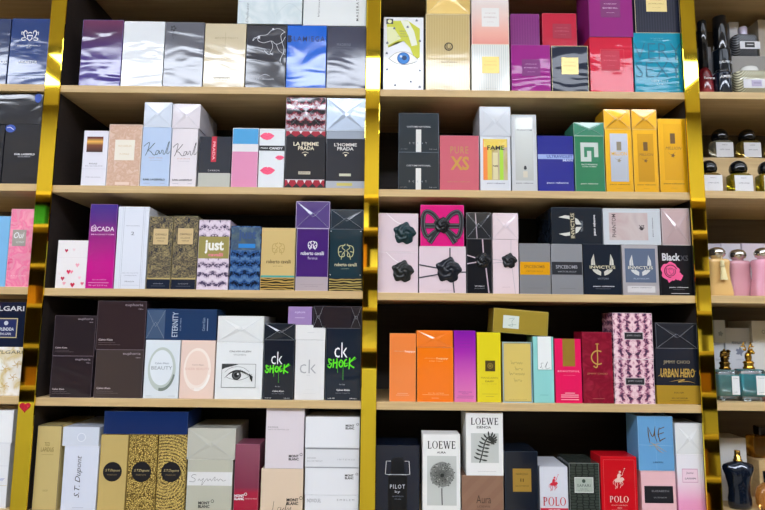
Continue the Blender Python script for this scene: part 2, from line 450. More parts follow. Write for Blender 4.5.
# ======== left edge bay
def crest(f, cy=.27, c=WHT):
    for s in (-1, 1):
        X = lambda a: .5 + s * a
        f.stroke([(X(.05), cy + .045), (X(.13), cy + .01), (X(.17), cy - .05), (X(.13), cy - .085), (X(.08), cy - .06), (X(.10), cy - .03)], .0022, c, taper=True)
        f.stroke([(X(.13), cy + .02), (X(.21), cy + .03), (X(.19), cy + .06), (X(.10), cy + .055)], .0016, c)
        f.stroke([(X(.16), cy - .05), (X(.22), cy - .065), (X(.21), cy - .02)], .0012, c)
    f.poly([(.42, cy - .02), (.58, cy - .02), (.56, cy + .04), (.5, cy + .075), (.44, cy + .04)], c)
    f.poly([(.44, cy - .005), (.56, cy - .005), (.545, cy + .035), (.5, cy + .06), (.455, cy + .035)], '#24417f')
    f.stroke([(.45, cy - .045), (.5, cy - .06), (.55, cy - .045)], .0018, c)
navy = mat('#1b3a78', .45, .5)
f = B('L', 1, 9.5, 48, 18.5, navy, 'navy blue carton with a white double lion crest, beside the left gold strip', depth=.07)
crest(f); small(f, 'PARFUMS DE MARLY', .2, .41, .8, WHT, .02); small(f, 'PARIS', .44, .445, .56, WHT, .014); f.text('AKASTER', .25, .635, .75, .675, WHT, .01)
f.quad(0, .845, 1, .852, '#9fb4da', 'lettering'); small(f, 'EAU DE PARFUM', .1, .82, .35, '#9fb4da', .012); small(f, 'PARFUMS DE MARLY', .22, .895, .75, '#c9d6f0', .022)
g = B('L', 1, -28, 8.6, 18.5, mat('#2b3c66', .45, .4), 'slate blue carton cut off by the left frame edge on the top shelf', depth=.07)
small(g, 'PEGASUS', .3, .655, .98, WHT, .035); g.quad(0, .845, 1, .852, '#9fb4da', 'lettering')
dk = mat('#161a26', .3, .75)
f = B('L', 2, 3.5, 40, 124.5, dk, 'black film wrapped carton with thin white lettering, standing under the wide one', depth=.06)
f.text('KARL LAGERFELD', .3, .485, .86, .515, WHT, .02); small(f, 'EAU DE PARFUM', .4, .54, .74, '#c8ccd8', .018)
f.disc(.13, .07, .14, '#2c4fb0', 'blue_sticker', ry=.11); f.stroke([(.03, .06), (.12, .05), (.22, .09)], .0012, WHT, part='blue_sticker')
g = B('L', 2, -30, 2.8, 124.5, dk, 'black carton cut off by the left frame edge, below the wide black one', depth=.06)
h = B('L', 2, -28, 42.5, 94.0, mat('#141722', .3, .8), 'wide black carton lying across two others in the left edge bay', on=[f, g], depth=.06)
h.disc(.93, .12, .05, '#2c4fb0', 'blue_sticker', ry=.07)
f = B('L', 3, 8.5, 33, 209, pat('marble', ['#f7a3bb', '#f27ba4', '#ee9ab2', '#e9608f'], S=.9, wr=.15), 'pink cloud patterned carton with a square silver label', depth=.05)
f.quad(.12, .27, .68, .48, mat('#b9b4ae', .3, .1, .4)); f.text('Oui', .18, .30, .6, .38, WHT, .01, shear=.3); small(f, 'EAU DE PARFUM', .3, .43, .62, WHT, .025); small(f, 'L A N C O M E', .1, .86, .8, '#fbd9e2', .012); f.edge('#f6b9c9')
g = B('L', 3, -20, 7.8, 216, mat('#7db9e6', .5, .1), 'plain sky blue carton at the left frame edge', depth=.05)
f = B('L', 4, -20, 22, 347, pat('marble', ['#f4f2ee', '#ece7dc', '#d9c48c', '#f1efe9'], S=.7, wr=.2), 'white carton with pale gold flowers, lower of two at the left frame edge', depth=.06)
f.text('BVLGARI', .25, .07, .98, .14, '#4d4a46')
for (a, b) in ((.6, .45), (.8, .62), (.62, .8), (.88, .35)):
    for j in range(5): f.stroke([(a, b), (a + .07 * math.cos(j * 1.26), b + .05 * math.sin(j * 1.26)), (a + .12 * math.cos(j * 1.26 + .3), b + .08 * math.sin(j * 1.26 + .3))], .001, GOLD)
g = B('L', 4, -18, 24.5, 302, mat('#101a33', .4, .4), 'dark navy carton with a framed blue label, stacked at the left frame edge', on=f, depth=.06)
g.text('BVLGARI', .1, .09, .97, .2, '#c9cbd0', .02); g.quad(.3, .36, .84, .8, '#c9b98a'); g.quad(.32, .38, .82, .78, '#16245a'); g.disc(.57, .47, .05, SILV); g.text('SPLENDIDA', .4, .57, .76, .64, WHT, .01); small(g, 'BVLGARI', .45, .71, .7, WHT, .05)
f = B('L', 5, -20, 8, 443, mat('#e6e8ee', .5, .1), 'white carton standing at the left frame edge on the lowest shelf', depth=.06)
f.text('Sheer', .5, .52, .9, .58, '#9a9ad0', shear=.4); f.quad(0, .35, 1, .353, '#b8b8c2', 'lettering'); f.quad(.2, .65, 1, .655, '#c9b98a', 'lettering')
g = B('L', 5, -18, 13, 410, mat('#eceef2', .5, .1), 'white carton lying on top at the left frame edge of the lowest shelf', on=f, depth=.06); g.edge('#c9ccd8', .0005)

# ======== bay left of the middle gold strip, top shelf
R1 = []
f = B('CL', 1, 81, 121.8, 20, grad([(0, '#3c2f86'), (.45, '#47317c'), (.8, '#4d2550'), (1, '#6b2a55')], wr=.8), 'glossy violet to plum carton at the left end of its shelf', depth=.065); f.edge('#7a6fb8', .0005); R1.append(f)
f = B('CL', 1, 122.3, 163.6, 21.3, mat('#dfe4ea', .5, .6), 'plain white film wrapped carton between a violet and a grey one', depth=.065); R1.append(f)
f = B('CL', 1, 164.2, 203.4, 22, mat('#62646f', .4, .45), 'smoky grey carton with a small dark flower mark near its top', depth=.065); R1.append(f)
for a in range(5): f.disc(.2 + .05 * math.cos(a * 1.26), .1 + .03 * math.sin(a * 1.26), .028, '#33343c')
f.stroke([(.2, .13), (.19, .22), (.22, .26)], .0008, '#33343c'); f.stroke([(.2, .17), (.36, .17)], .0008, '#33343c'); small(f, 'eau', .2, .2, .28, '#33343c', .018)
f = B('CL', 1, 204, 245.4, 23.6, mat('#cfc2a4', .5, .4), 'cream carton with a faint cross and small dark lettering', depth=.065); R1.append(f)
f.stroke([(.5, .14), (.5, .36)], .0006, '#a89b7e', sm=False); small(f, 'guerlain', .24, .225, .8, '#a89b7e', .03); f.text('GIVENCHY', .25, .83, .66, .855, '#6b624e', .01); small(f, 'EAU DE PARFUM', .28, .88, .58, '#8b8068', .014)
f = B('CL', 1, 246, 286, 25.4, mat('#30323c', .35, .7), 'charcoal carton with a silver line drawing of a horse and small crest', depth=.065); R1.append(f)
for pts in ([(.15, .25), (.3, .17), (.5, .15), (.62, .08), (.8, .05), (.95, .1)], [(.3, .17), (.28, .24), (.42, .28), (.62, .25), (.75, .3), (.9, .26), (.97, .18)], [(.62, .25), (.66, .35), (.6, .44), (.68, .47)], [(.75, .3), (.82, .4), (.97, .46)], [(.97, .1), (.86, .16), (.9, .28), (.95, .4), (.86, .55), (.9, .62)], [(.45, .4), (.55, .46), (.68, .44)], [(.15, .25), (.2, .2), (.34, .22)]):
    f.stroke(pts, .0008, SILV)
f.disc(.31, .19, .025, SILV); f.disc(.66, .06, .025, SILV); f.text('Mauboussin', .28, .835, .72, .865, '#c8cad4', .01); f.stroke([(.36, .81), (.5, .78), (.62, .81)], .0016, '#c8cad4', taper=True)
f = B('CL', 1, 286.5, 326.2, 25.5, mat('#0f62d2', .45, .6), 'bright royal blue carton with black capital lettering', depth=.065); R1.append(f)
f.text('GLAMIEGA', .02, .17, .96, .255, '#0b2c66', .01, spacing=1.25); f.quad(.01, .16, .1, .27, '#0a2550', 'lettering')
f = B('CL', 1, 326.8, 366, 26.5, mat('#3b3f55', .4, .5), 'slate blue carton beside the middle gold strip, below a white one', depth=.065); R1.append(f)
f.text('MADRINI', .25, .27, .6, .315, '#6d7186', spacing=1.2); f.quad(.25, .34, .8, .344, '#555972', 'lettering')
f = B('CL', 1, 238, 302.5, -22, pat('marble', ['#dfe9ee', '#cfdde3', '#e6eef0'], S=.5, wr=.2), 'pale bluish white carton lying on the top row, left of its twin', on=R1[3:6], depth=.065, yb=25)
f.text('Delicate', .13, .55, .17, .98, '#8b98a2', rot=90, shear=.3); f.stroke([(.6, .8), (.8, .55), (1, .75)], .0006, '#b5c2c8')
f = B('CL', 1, 303.5, 366.5, -22, mat('#e3e8ea', .5, .12), 'white carton with sideways black lettering, lying beside the middle gold strip', on=R1[5:7], depth=.065, yb=26)
f.text('Versus', .23, .45, .26, .82, '#6c7278', rot=90, shear=.3); f.text('MASERATI', .84, .4, .88, .9, '#474c52', .01, spacing=1.6, rot=90)

# second shelf
f = B('CL', 2, 82.3, 107.2, 130.6, mat('#e2e2ee', .5, .1), 'narrow white carton with a small dark sunset picture', depth=.05)
f.quad(.14, .11, .8, .39, pat('gradient', [(.0, '#1c0f12'), (.62, '#3b1c12'), (.74, '#7a3d14'), (.80, '#e8b04a'), (.86, '#6a2c18'), (1, '#2a1414')], H=f.H, coat=0)); f.text('REGALE', .3, .585, .62, .61, '#3a3a44'); small(f, 'EAU DE TOILETTE', .14, .64, .84, '#70707c', .016); f.quad(0, .69, 1, .693, '#b3b3c0', 'lettering'); small(f, 'YVES SALOMON', .18, .84, .78, '#8a8a98', .018)
f = B('CL', 2, 107.8, 141, 124.5, pat('marble', ['#d8b7a4', '#cda892', '#dcbfae'], S=2.2, wr=.1), 'rose beige textured carton with a cream square label', depth=.05)
f.edge('#e6d3c6', .001); f.quad(.2, .25, .8, .58, '#e6e0d2'); small(f, 'MON GUERLAIN', .3, .35, .7, '#d2b98a', .03); small(f, 'FLORALE', .36, .48, .64, '#d2b98a', .025); f.quad(.27, .93, .7, .975, '#e3cbbd')
def karl(f, city):
    f.stroke([(.06, .33), (.17, .28), (.25, .27), (.2, .4), (.13, .48)], .0011, BLK); f.stroke([(.44, .27), (.28, .36), (.2, .4), (.3, .41), (.42, .47), (.52, .46)], .0012, BLK)
    f.stroke([(.6, .4), (.52, .40), (.49, .45), (.55, .46), (.61, .4), (.62, .45), (.68, .43), (.7, .39), (.75, .40), (.75, .45), (.82, .44), (.92, .27), (.95, .26), (.88, .42), (.92, .45), (1.0, .40)], .001, BLK)
    f.text(city, .26, .51, .74, .53, '#c08a80', spacing=1.3); f.quad(.28, .56, .72, .563, '#8a8a9a', 'lettering'); f.text('KARL LAGERFELD', .1, .865, .86, .895, '#20202a', .02); f.quad(.12, .94, .34, .945, '#9a9aaa', 'lettering'); f.quad(.7, .94, .86, .945, '#9a9aaa', 'lettering')
k1 = B('CL', 2, 141.5, 170.2, 127, mat('#b6cbea', .5, .12), 'pale blue carton with a handwritten black signature', depth=.05); karl(k1, 'NEW YORK'); k1.edge('#dfe6f4', .0006)
k2 = B('CL', 2, 170.8, 197, 128.5, mat('#e3dde4', .5, .12), 'pinkish white carton with a handwritten black signature', depth=.12); karl(k2, 'PARIS')
f = B('CL', 2, 144.2, 172, 102.5, mat('#ced8e8', .4, .5), 'pale blue carton lying end out on the signature carton', on=k1, depth=.07, fold=True); f.text('KARL LAGERFELD', .2, .44, .8, .52, '#5a6a84'); f.edge('#e6ecf6', .0006)
f = B('CL', 2, 172.6, 200.3, 104, mat('#dcd6de', .4, .5), 'greyish white carton lying end out, second of the pair on the signature cartons', on=k2, depth=.125, fold=True); f.text('KARL LAGERFELD', .2, .46, .82, .53, '#6c6670'); f.edge('#eeeaf2', .0006)
f = B('CL', 2, 198.6, 230.8, 136.6, bands([(0, '#b9bbb4'), (.28, '#202838')], wr=.6), 'low navy carton with a vertical red stripe and silver foot', depth=.05)
f.quad(.38, .0, .54, .5, '#c21838'); f.text('PRADA', .42, .1, .5, .46, '#f0b8c0', .01, rot=-90); f.text('CARBON', .3, .655, .66, .685, '#c2c6d0', spacing=1.4)
f = B('CL', 2, 231.8, 258, 128, bands([(0, '#dd8fb6'), (.60, '#dfe0e4'), (.73, '#4ba0d8'), (.985, '#dfe0e4')], wr=.12), 'carton in three plain bands of blue, white and pink', depth=.05); f.edge('#eeeaf0', .0005)
f = B('CL', 2, 258.6, 284.5, 128.6, mat('#dfe4ea', .5, .12), 'white carton printed with bright pink lip prints', depth=.05)
def lips(f, cu, cv, w, c='#f0577e', dark='#d93a66'):
    a = f.W / f.H
    f.poly([(cu - w, cv), (cu - w * .5, cv - w * .42 * a), (cu - w * .12, cv - w * .5 * a), (cu, cv - w * .38 * a), (cu + w * .12, cv - w * .5 * a), (cu + w * .5, cv - w * .4 * a), (cu + w, cv - w * .05 * a), (cu + w * .5, cv + w * .42 * a), (cu, cv + w * .55 * a), (cu - w * .5, cv + w * .42 * a)], c)
    f.stroke([(cu - w * .95, cv), (cu - w * .3, cv - .03 * w), (cu, cv + .04 * w), (cu + w * .4, cv - .05 * w), (cu + w * .92, cv - .05 * w)], .0007, dark)
lips(f, .3, .13, .29); lips(f, .82, .49, .18); lips(f, .36, .71, .3)
f.quad(0, .29, 1, .375, '#1a1a22'); f.text('PRADA', .07, .32, .35, .345, WHT); f.text('CANDY', .4, .315, .93, .355, WHT, .02)
def redtop(H): return pat('scales', ['#15151f', '#3a2030', '#a01d38', '#c8ccd8'], H=H, S=1.3, wr=.9)
f1 = B('CL', 2, 285, 325.3, 130, bands([(0, '#151a28'), (1, '#151a28')], wr=.4), 'black carton with white lettering between bands of red diamonds', depth=.05)
def diamonds(f, v0, v1, n=4):
    f.quad(0.01, v0, .99, v1, '#a3152f')
    for i in range(n):
        c = (i + .5) / n; w = .5 / n; vm = (v0 + v1) / 2
        f.poly([(c - w, v1), (c, vm), (c + w, v1)], '#1a1a22'); f.poly([(c - w * .45, v0), (c + w * .45, v0), (c, vm)], '#e6dde2')
    f.quad(0.01, v0, .99, v0 + .012, '#c9c3cc', 'label_panel')
diamonds(f1, .01, .12); diamonds(f1, .85, .985, 5)
f1.text('LA FEMME', .2, .21, .83, .275, '#e6dfc8', .02); f1.text('PRADA', .32, .285, .72, .35, '#e6dfc8', .02)
def tri(f, v): f.stroke([(.42, v), (.5, v - .018), (.58, v)], .001, '#e6dfc8'); f.poly([(.46, v + .02), (.54, v + .02), (.5, v + .06)], '#e6dfc8')
tri(f1, .4); f1.quad(.34, .715, .64, .765, '#b9b0a0'); small(f1, 'EAU DE PARFUM', .37, .74, .61, '#4a4438', .02)
f2 = B('CL', 2, 326, 365.3, 131, bands([(0, '#aab0bc'), (.13, '#1a2130'), (.86, '#9aa4b4')], wr=.55), 'black carton with silver bands top and bottom, beside the middle gold strip', depth=.05)
f2.text("L'HOMME", .2, .21, .78, .27, '#d6d6d6', .02); f2.text('PRADA', .28, .28, .7, .34, '#d6d6d6', .02); tri(f2, .39); f2.quad(.34, .74, .64, .785, '#c9c9b4'); f2.quad(.28, .9, .68, .95, '#c8bd66')
f = B('CL', 2, 286, 325.8, 97.3, redtop, 'carton of red diamonds under crumpled silvery film, end out', on=f1, depth=.08, fold=True); f.edge('#c9a6b6', .0006)
f = B('CL', 2, 326.6, 365.8, 98.3, mat('#aab8cc', .3, .9, .35), 'silvery blue carton end under crumpled film beside the middle gold strip', on=f2, depth=.08, fold=True); f.edge('#e2e8f2', .0006)

# third shelf
f = B('CL', 3, 56.4, 86.8, 240.2, mat('#ece8ea', .5, .08), 'low white carton scattered with red and pink petals', depth=.055)
for (a, b, r, c) in ((.3, .22, .06, '#b72248'), (.55, .2, .05, '#e8ccd2'), (.7, .52, .07, '#f0a6b6'), (.42, .66, .075, '#d62a55'), (.52, .66, .06, '#f08aa2'), (.24, .8, .07, '#c2304e'), (.3, .9, .06, '#f0a6b6'), (.58, .93, .08, '#c02044'), (.8, .78, .05, '#f2c2cc'), (.9, .9, .06, '#e0708a'), (.12, .7, .05, '#e6dcdc')):
    f.poly([(a - r, b - r * .2), (a - r * .5, b - r * .6), (a, b - r * .3), (a + r * .5, b - r * .6), (a + r, b - r * .2), (a, b + r * .7)], c)
f.quad(0, .36, 1, .363, '#d5c8cc', 'lettering')
f = B('CL', 3, 88, 115.3, 204.2, grad([(0, '#c01686'), (.3, '#c2128a'), (.6, '#98227e'), (.8, '#5a2480'), (1, '#3c2a86')], wr=.35), 'tall violet to magenta gradient carton with white capitals', depth=.055)
f.text('ESCADA', .07, .27, .93, .325, '#f2d8ee', .01); f.text('MAGNETISM', .08, .355, .93, .37, '#e6b6dc', .005); f.stroke([(.1, .27), (.2, .25), (.25, .3), (.15, .33)], .0008, '#f2d8ee'); f.text('eau de parfum', .25, .89, .75, .905, '#f0b8dc'); f.quad(.1, .93, .85, .934, '#f0b8dc', 'lettering'); f.text('75 ml 2.5 fl oz', .12, .955, .8, .97, '#f0b8dc'); f.edge('#b06ac0', .0004)
f = B('CL', 3, 116, 147.3, 206.6, mat('#dfe4f0', .5, .12), 'tall white carton with thin grey pin lines and a small number two', depth=.12)
f.stroke([(.21, .0), (.21, .85), (.21, 1)], .0004, '#70788c', sm=False); f.stroke([(.83, .0), (.83, 1)], .0004, '#70788c', sm=False); f.stroke([(.16, 0), (.16, 1)], .0003, '#9aa2b4', sm=False); f.stroke([(.88, 0), (.88, 1)], .0003, '#9aa2b4', sm=False)
f.text('NO CLOUDS', .28, .23, .72, .242, '#7a8296'); f.text('2', .46, .31, .56, .35, '#4a5268'); small(f, 'EAU DE TOILETTE', .25, .81, .76, '#8a92a4', .01); small(f, 'VAPORISATEUR', .3, .84, .72, '#8a92a4', .01); f.text('PRADA', .35, .905, .65, .92, '#5a6278'); f.quad(.25, .955, .8, .957, '#8a92a4', 'lettering')
lp = pat('leopard', ['#232838', '#c2ae78'], wr=.25, S=1.0)
for i, (a, b, t, y) in enumerate(((148, 171.8, 'left', 216.6), (172.4, 197, 'right', 216.2))):
    f = B('CL', 3, a, b, y, lp, 'black and gold speckled carton with a beige square label, %s one of the pair' % t, depth=.07)
    f.quad(0.0, .865, 1, 1, mat('#1d2436', .4, .3), 'label_panel'); f.quad(0, .845, 1, .865, '#b9a56a', 'label_panel')
    f.quad(.16, .16, .84, .395, '#2a2418'); f.quad(.18, .167, .82, .388, '#c9b082'); f.text('CAVALLI', .26, .235, .74, .262, '#3a2e1c', .01); small(f, 'CLASSE' if i else 'SIGNATURE', .3, .3, .7, '#5a4a30', .02); small(f, 'PARFUM', .36, .34, .64, '#5a4a30', .018)
    small(f, 'EAU DE PARFUM', .3, .925, .7, '#9aa0ae', .012); f.quad(.2, .955, .8, .958, '#6a7080', 'lettering'); f.edge('#8a7d58', .0005)
f = B('CL', 3, 197.8, 229.2, 220, lambda H: pat('scales', ['#4a3f5c', '#c6b4c8', '#d6c6d8', '#e2d6e2'], H=H, wr=.2, S=1.7), 'lilac snakeskin carton with a gold band and chunky white lettering', depth=.05)
f.quad(0, .24, 1, .555, mat('#a2975a', .4, .2, .3)); f.text('just', .2, .29, .82, .49, '#eceadf', .035); f.text('cavalli', .33, .475, .8, .525, '#e87f90', .03); f.edge('#d6cad8', .0005)
f = B('CL', 3, 230, 260.4, 226, lambda H: pat('scales', ['#10182c', '#2a5590', '#34598c', '#5a7ea8'], H=H, wr=.5, S=1.6), 'blue snakeskin carton with grey green upper half', depth=.05)
f.quad(.02, .02, .98, .38, pat('marble', ['#56666c', '#3f5570', '#6c8088'], wr=.7, S=.7)); f.text('just', .25, .06, .85, .25, '#2c4a7c', .03); f.quad(.26, .28, .82, .345, '#1f7cc8', 'lettering')
f = B('CL', 3, 261, 295, 228, bands([(0, '#d0b77c'), (.205, '#4fa39a'), (.235, '#cfb57a')], wr=.3), 'matte gold carton with dark serpent emblem lettering and tiger striped foot', depth=.05)
f.quad(0.0, .8, 1, 1, pat('zebra', ['#2a2418', '#b99a52'], wr=.4)); f.text('roberto cavalli', .16, .51, .88, .57, '#4a3c20', .01); small(f, 'EAU DE PARFUM', .36, .615, .64, '#7a6a44', .012)
def cav(f, cu, cv, s, c):
    a = f.W / f.H
    for sg in (-1, 1):
        f.stroke([(cu + sg * .1 * s, cv - .75 * s * a), (cu + sg * .75 * s, cv - .6 * s * a), (cu + sg * .9 * s, cv), (cu + sg * .7 * s, cv + .6 * s * a), (cu + sg * .2 * s, cv + .55 * s * a), (cu + sg * .25 * s, cv + .1 * s * a)], .0016, c)
        f.stroke([(cu + sg * .1 * s, cv - .9 * s * a), (cu + sg * .45 * s, cv - .45 * s * a), (cu + sg * .1 * s, cv - .1 * s * a), (cu + sg * .4 * s, cv + .3 * s * a), (cu + sg * .55 * s, cv + .95 * s * a)], .0014, c)
    f.stroke([(cu - .9 * s, cv + .1 * s * a), (cu - .5 * s, cv)], .0016, c); f.stroke([(cu + .9 * s, cv + .1 * s * a), (cu + .5 * s, cv)], .0016, c)
cav(f, .5, .33, .2, '#b39a5c'); f.edge('#d8c48e', .0005)
f1 = B('CL', 3, 296, 328.4, 228.6, bands([(0, '#b4a7ac'), (.22, '#43206e')], wr=.3), 'purple carton with a silver emblem and pale grey foot', depth=.05)
f1.edge('#b4a8c0', .0009); cav(f1, .5, .27, .15, '#e8e4ee'); f1.text('roberto cavalli', .14, .37, .86, .43, '#e8e4ee', .015); f1.text('florence', .36, .455, .66, .5, '#c9bcd8'); f1.quad(.15, .9, .85, .903, '#8a8086', 'lettering'); small(f1, 'EAU DE PARFUM', .3, .93, .7, '#8a8086', .012)
f2 = B('CL', 3, 329.4, 362.2, 229.5, bands([(0, '#16303c'), (1, '#16303c')], wr=.5), 'dark teal carton with a gold emblem and tiger striped foot', depth=.05)
f2.quad(0, .8, 1, 1, pat('zebra', ['#1c1a16', '#a89658'], wr=.5)); cav(f2, .5, .36, .26, '#b9b98a'); f2.text('roberto cavalli', .16, .545, .84, .6, '#d0c9a6', .01); small(f2, 'UOMO', .36, .64, .6, '#8a9a8a', .016)
for q in ((.03, .03), (.95, .03), (.03, .74), (.95, .74)): f2.disc(q[0], q[1], .015, SILV)
f = B('CL', 3, 295.8, 330, 201.4, mat('#54417e', .3, .9), 'violet carton end wrapped in creased film on the purple carton', on=f1, depth=.08, fold=True); f.edge('#c9b8d8', .0009)
f = B('CL', 3, 330.8, 363.5, 209.6, mat('#27323e', .3, .9), 'dark slate carton end wrapped in creased film beside the middle gold strip', on=f2, depth=.08, fold=True); f.edge('#7c8a98', .0005)

# fourth shelf
def euph(f):
    f.text('euphoria', .56, .05, .93, .12, '#a89ba6'); small(f, 'MEN', .84, .165, .93, '#a89ba6', .022); f.text('Calvin Klein', .05, .78, .34, .82, '#c9bcc2', .01); f.quad(.05, .86, .4, .863, '#8a7c84', 'lettering'); f.quad(.05, .9, .5, .903, '#8a7c84', 'lettering'); f.edge('#7a6a78', .0004)
dkb = mat('#2a2227', .28, .85)
a1 = B('CL', 4, 51, 92.3, 356, dkb, 'dark brown film wrapped carton, lower of the left shorter stack', depth=.07, yb=397); euph(a1)
a2 = B('CL', 4, 54, 95.3, 315.6, dkb, 'dark brown film wrapped carton, upper of the left shorter stack', on=a1, depth=.07, yb=356); euph(a2)
b1 = B('CL', 4, 95, 142.8, 349.7, mat('#443a38', .28, .75), 'brown grey carton with a bright diagonal glint, lower of the taller stack', depth=.07, yb=398); euph(b1)
b2 = B('CL', 4, 97, 145.6, 301, mat('#33262a', .28, .75), 'dark maroon brown carton, upper of the taller stack', on=b1, depth=.07, yb=350); euph(b2)
c1 = B('CL', 4, 144.2, 179.3, 340, mat('#dbe3ea', .5, .08), 'pale blue white carton with a green grey oval ring', depth=.055)
def oval(f, ring, inner, dark):
    f.disc(.5, .5, .40, ring, ry=.62, n=48, part='oval_ring'); f.disc(.49, .475, .33, inner, ry=.5, n=48, part='oval_ring')
    f.disc(.5, .5, .40, dark, ry=.62, inner=.86, a0=260, a1=345, part='oval_ring')
oval(c1, '#b9c4bf', '#dde4ea', '#79867e'); small(c1, 'Calvin Klein', .3, .4, .7, '#5a6a80', .03); c1.text('BEAUTY', .2, .45, .8, .51, '#8a949e'); c1.quad(.08, .955, .25, .96, '#9aa4ae', 'lettering'); c1.quad(.72, .955, .92, .96, '#9aa4ae', 'lettering')
c2 = B('CL', 4, 180, 214.5, 340.4, mat('#e9cfc2', .5, .08), 'pale peach carton with a soft white oval ring', depth=.055)
oval(c2, '#f1e2d8', '#ebd2c4', '#f6efe9'); small(c2, 'Calvin Klein', .35, .42, .68, '#a88a80', .025); c2.text('SHEER BEAUTY', .14, .47, .86, .51, '#dbb3a4'); c2.quad(.35, .83, .65, .834, '#d0b0a4', 'lettering')
f = B('CL', 4, 146.3, 216.5, 309, mat('#223a60', .4, .35), 'navy blue carton lying on its side with white sideways capitals', on=[c1, c2], depth=.07, yb=340)
f.fold('#3e5472', .0014, .42, 0, .27, .02, .98); f.text('ETERNITY', .37, .1, .45, .9, '#b9c6d8', .005, rot=90); f.text('FOR MEN', .48, .3, .50, .7, '#8a9cb4', rot=90); f.text('Calvin Klein', .8, .28, .84, .7, '#8fa2bc', rot=90); f.quad(.87, .3, .88, .7, '#8fa2bc', 'lettering')
d1 = B('CL', 4, 215.4, 262.6, 342.4, mat('#e6e9ea', .5, .06), 'white carton with a framed black and white photograph of an eye', depth=.06)
d1.text('CALVIN KLEIN', .28, .145, .74, .175, '#3a3d40', .005); d1.text('WOMEN', .37, .205, .63, .235, '#9a9da0')
d1.frame(.13, .38, .86, .8, '#3c4042', .0007, 'eye_photograph'); d1.quad(.14, .386, .85, .79, '#dfe2e2', 'eye_photograph')
d1.stroke([(.2, .63), (.3, .55), (.42, .505), (.55, .51), (.66, .55), (.76, .6)], .0034, '#1d1f20', part='eye_photograph', taper=True)
d1.stroke([(.24, .62), (.36, .65), (.5, .665), (.62, .64), (.72, .6)], .0008, '#55595b', part='eye_photograph'); d1.stroke([(.2, .53), (.3, .46), (.45, .43), (.6, .45), (.72, .52)], .0007, '#6c7072', part='eye_photograph')
d1.disc(.45, .58, .10, '#55595b', 'eye_photograph'); d1.disc(.45, .58, .1, '#18191a', 'eye_photograph', inner=.8); d1.disc(.45, .575, .05, '#0f1011', 'eye_photograph'); d1.disc(.48, .56, .018, WHT, 'eye_photograph')
for q in range(7): d1.stroke([(.5 + q * .035, .52 + q * .012), (.54 + q * .04, .48 + q * .014)], .0008, '#1d1f20', sm=False, part='eye_photograph')
d1.poly([(.14, .386), (.5, .386), (.34, .41), (.2, .455), (.14, .48)], '#3d4143', 'eye_photograph'); d1.poly([(.72, .55), (.8, .6), (.79, .7), (.74, .64)], '#2a2d2e', 'eye_photograph')
f = B('CL', 4, 217.5, 264, 316, mat('#e0e3e3', .45, .25), 'white carton end above the carton with the eye picture', on=d1, depth=.13, fold=True); f.text('ETERNITY', .32, .46, .68, .54, '#b4b8b8')
def shock(f, tiny=True):
    f.text('ck', .24, .2, .62, .41, WHT, -.005); g = '#5ee01c'
    L = [[(.16, .45), (.08, .43), (.1, .48), (.16, .5), (.12, .55), (.05, .53)], [(.22, .43), (.21, .55)], [(.32, .42), (.31, .56)], [(.2, .49), (.34, .48)], [(.43, .44), (.38, .5), (.44, .54), (.5, .48), (.43, .44)], [(.6, .43), (.54, .46), (.55, .53), (.63, .51)], [(.69, .41), (.67, .57)], [(.84, .40), (.68, .49), (.82, .55)]]
    for p in L: f.stroke(p, .0026, g, part='green_scrawl')
    f.stroke([(.03, .52), (.3, .47), (.6, .49), (.88, .42)], .0009, g, part='green_scrawl'); f.stroke([(.5, .5), (.5, .62), (.5, .72)], .0005, g, part='green_scrawl'); f.stroke([(.34, .5), (.34, .62)], .0005, g, part='green_scrawl')
    f.text('for him', .4, .77, .56, .79, '#9aa2b0'); f.text('Calvin Klein', .32, .845, .7, .87, WHT, .01); small(f, 'EAU DE TOILETTE', .3, .9, .7, '#7c8494', .014); f.text('3.4 FL OZ', .07, .965, .27, .98, WHT); f.text('100 ml e', .7, .965, .9, .98, WHT)
e1 = B('CL', 4, 263.6, 293.8, 340, mat('#131a28', .35, .3), 'black carton with white and splashed neon green lettering, left one', depth=.055); shock(e1); e1.edge('#59616e', .0004)
f = B('CL', 4, 264.4, 295.2, 323.5, mat('#1c222c', .3, .9), 'black carton end with creased film on the left black and green carton', on=e1, depth=.12, fold=True); f.text('Calvin Klein', .34, .46, .66, .56, '#6a707c'); f.edge('#5c646e', .0005)
e2 = B('CL', 4, 294.8, 324.6, 340, mat('#e0e0e0', .5, .06), 'plain white carton with thin grey two letter lettering', depth=.055); e2.text('ck', .16, .33, .72, .56, '#a0a3a6', -.012); small(e2, 'one', .4, .59, .52, '#b4b6b8', .014); e2.quad(.36, .83, .64, .833, '#c6c8ca', 'lettering'); e2.quad(.3, .89, .72, .893, '#c6c8ca', 'lettering')
e2b = B('CL', 4, 295.4, 325.6, 325, mat('#e3e3e2', .5, .1), 'small white carton end between two black cartons', on=e2, depth=.08, yb=340); e2b.quad(.4, .5, .62, .53, '#c6c8ca', 'lettering')
e3 = B('CL', 4, 325.8, 360.6, 328.4, mat('#152030', .35, .4), 'taller black carton with neon green scrawl beside the middle gold strip', depth=.055); shock(e3); e3.edge('#59616e', .0004)
f = B('CL', 4, 288, 312, 306.6, mat('#9d82b6', .45, .3), 'small lilac carton lying across the top of a white one', on=e2b, depth=.06, yb=323); small(f, 'euphoria', .28, .32, .72, '#d8c8e6', .16); f.quad(.3, .6, .7, .63, '#c4b0d4', 'lettering')
f = B('CL', 4, 313.4, 361.5, 306.3, mat('#241f26', .28, .9), 'dark carton on its side in creased film beside the middle gold strip', on=[e3], depth=.06, yb=326); f.fold(None, .0014, .4, 0, .2); f.fold(None, .0014, .4, .78, 1); f.edge('#6a6670', .0004)

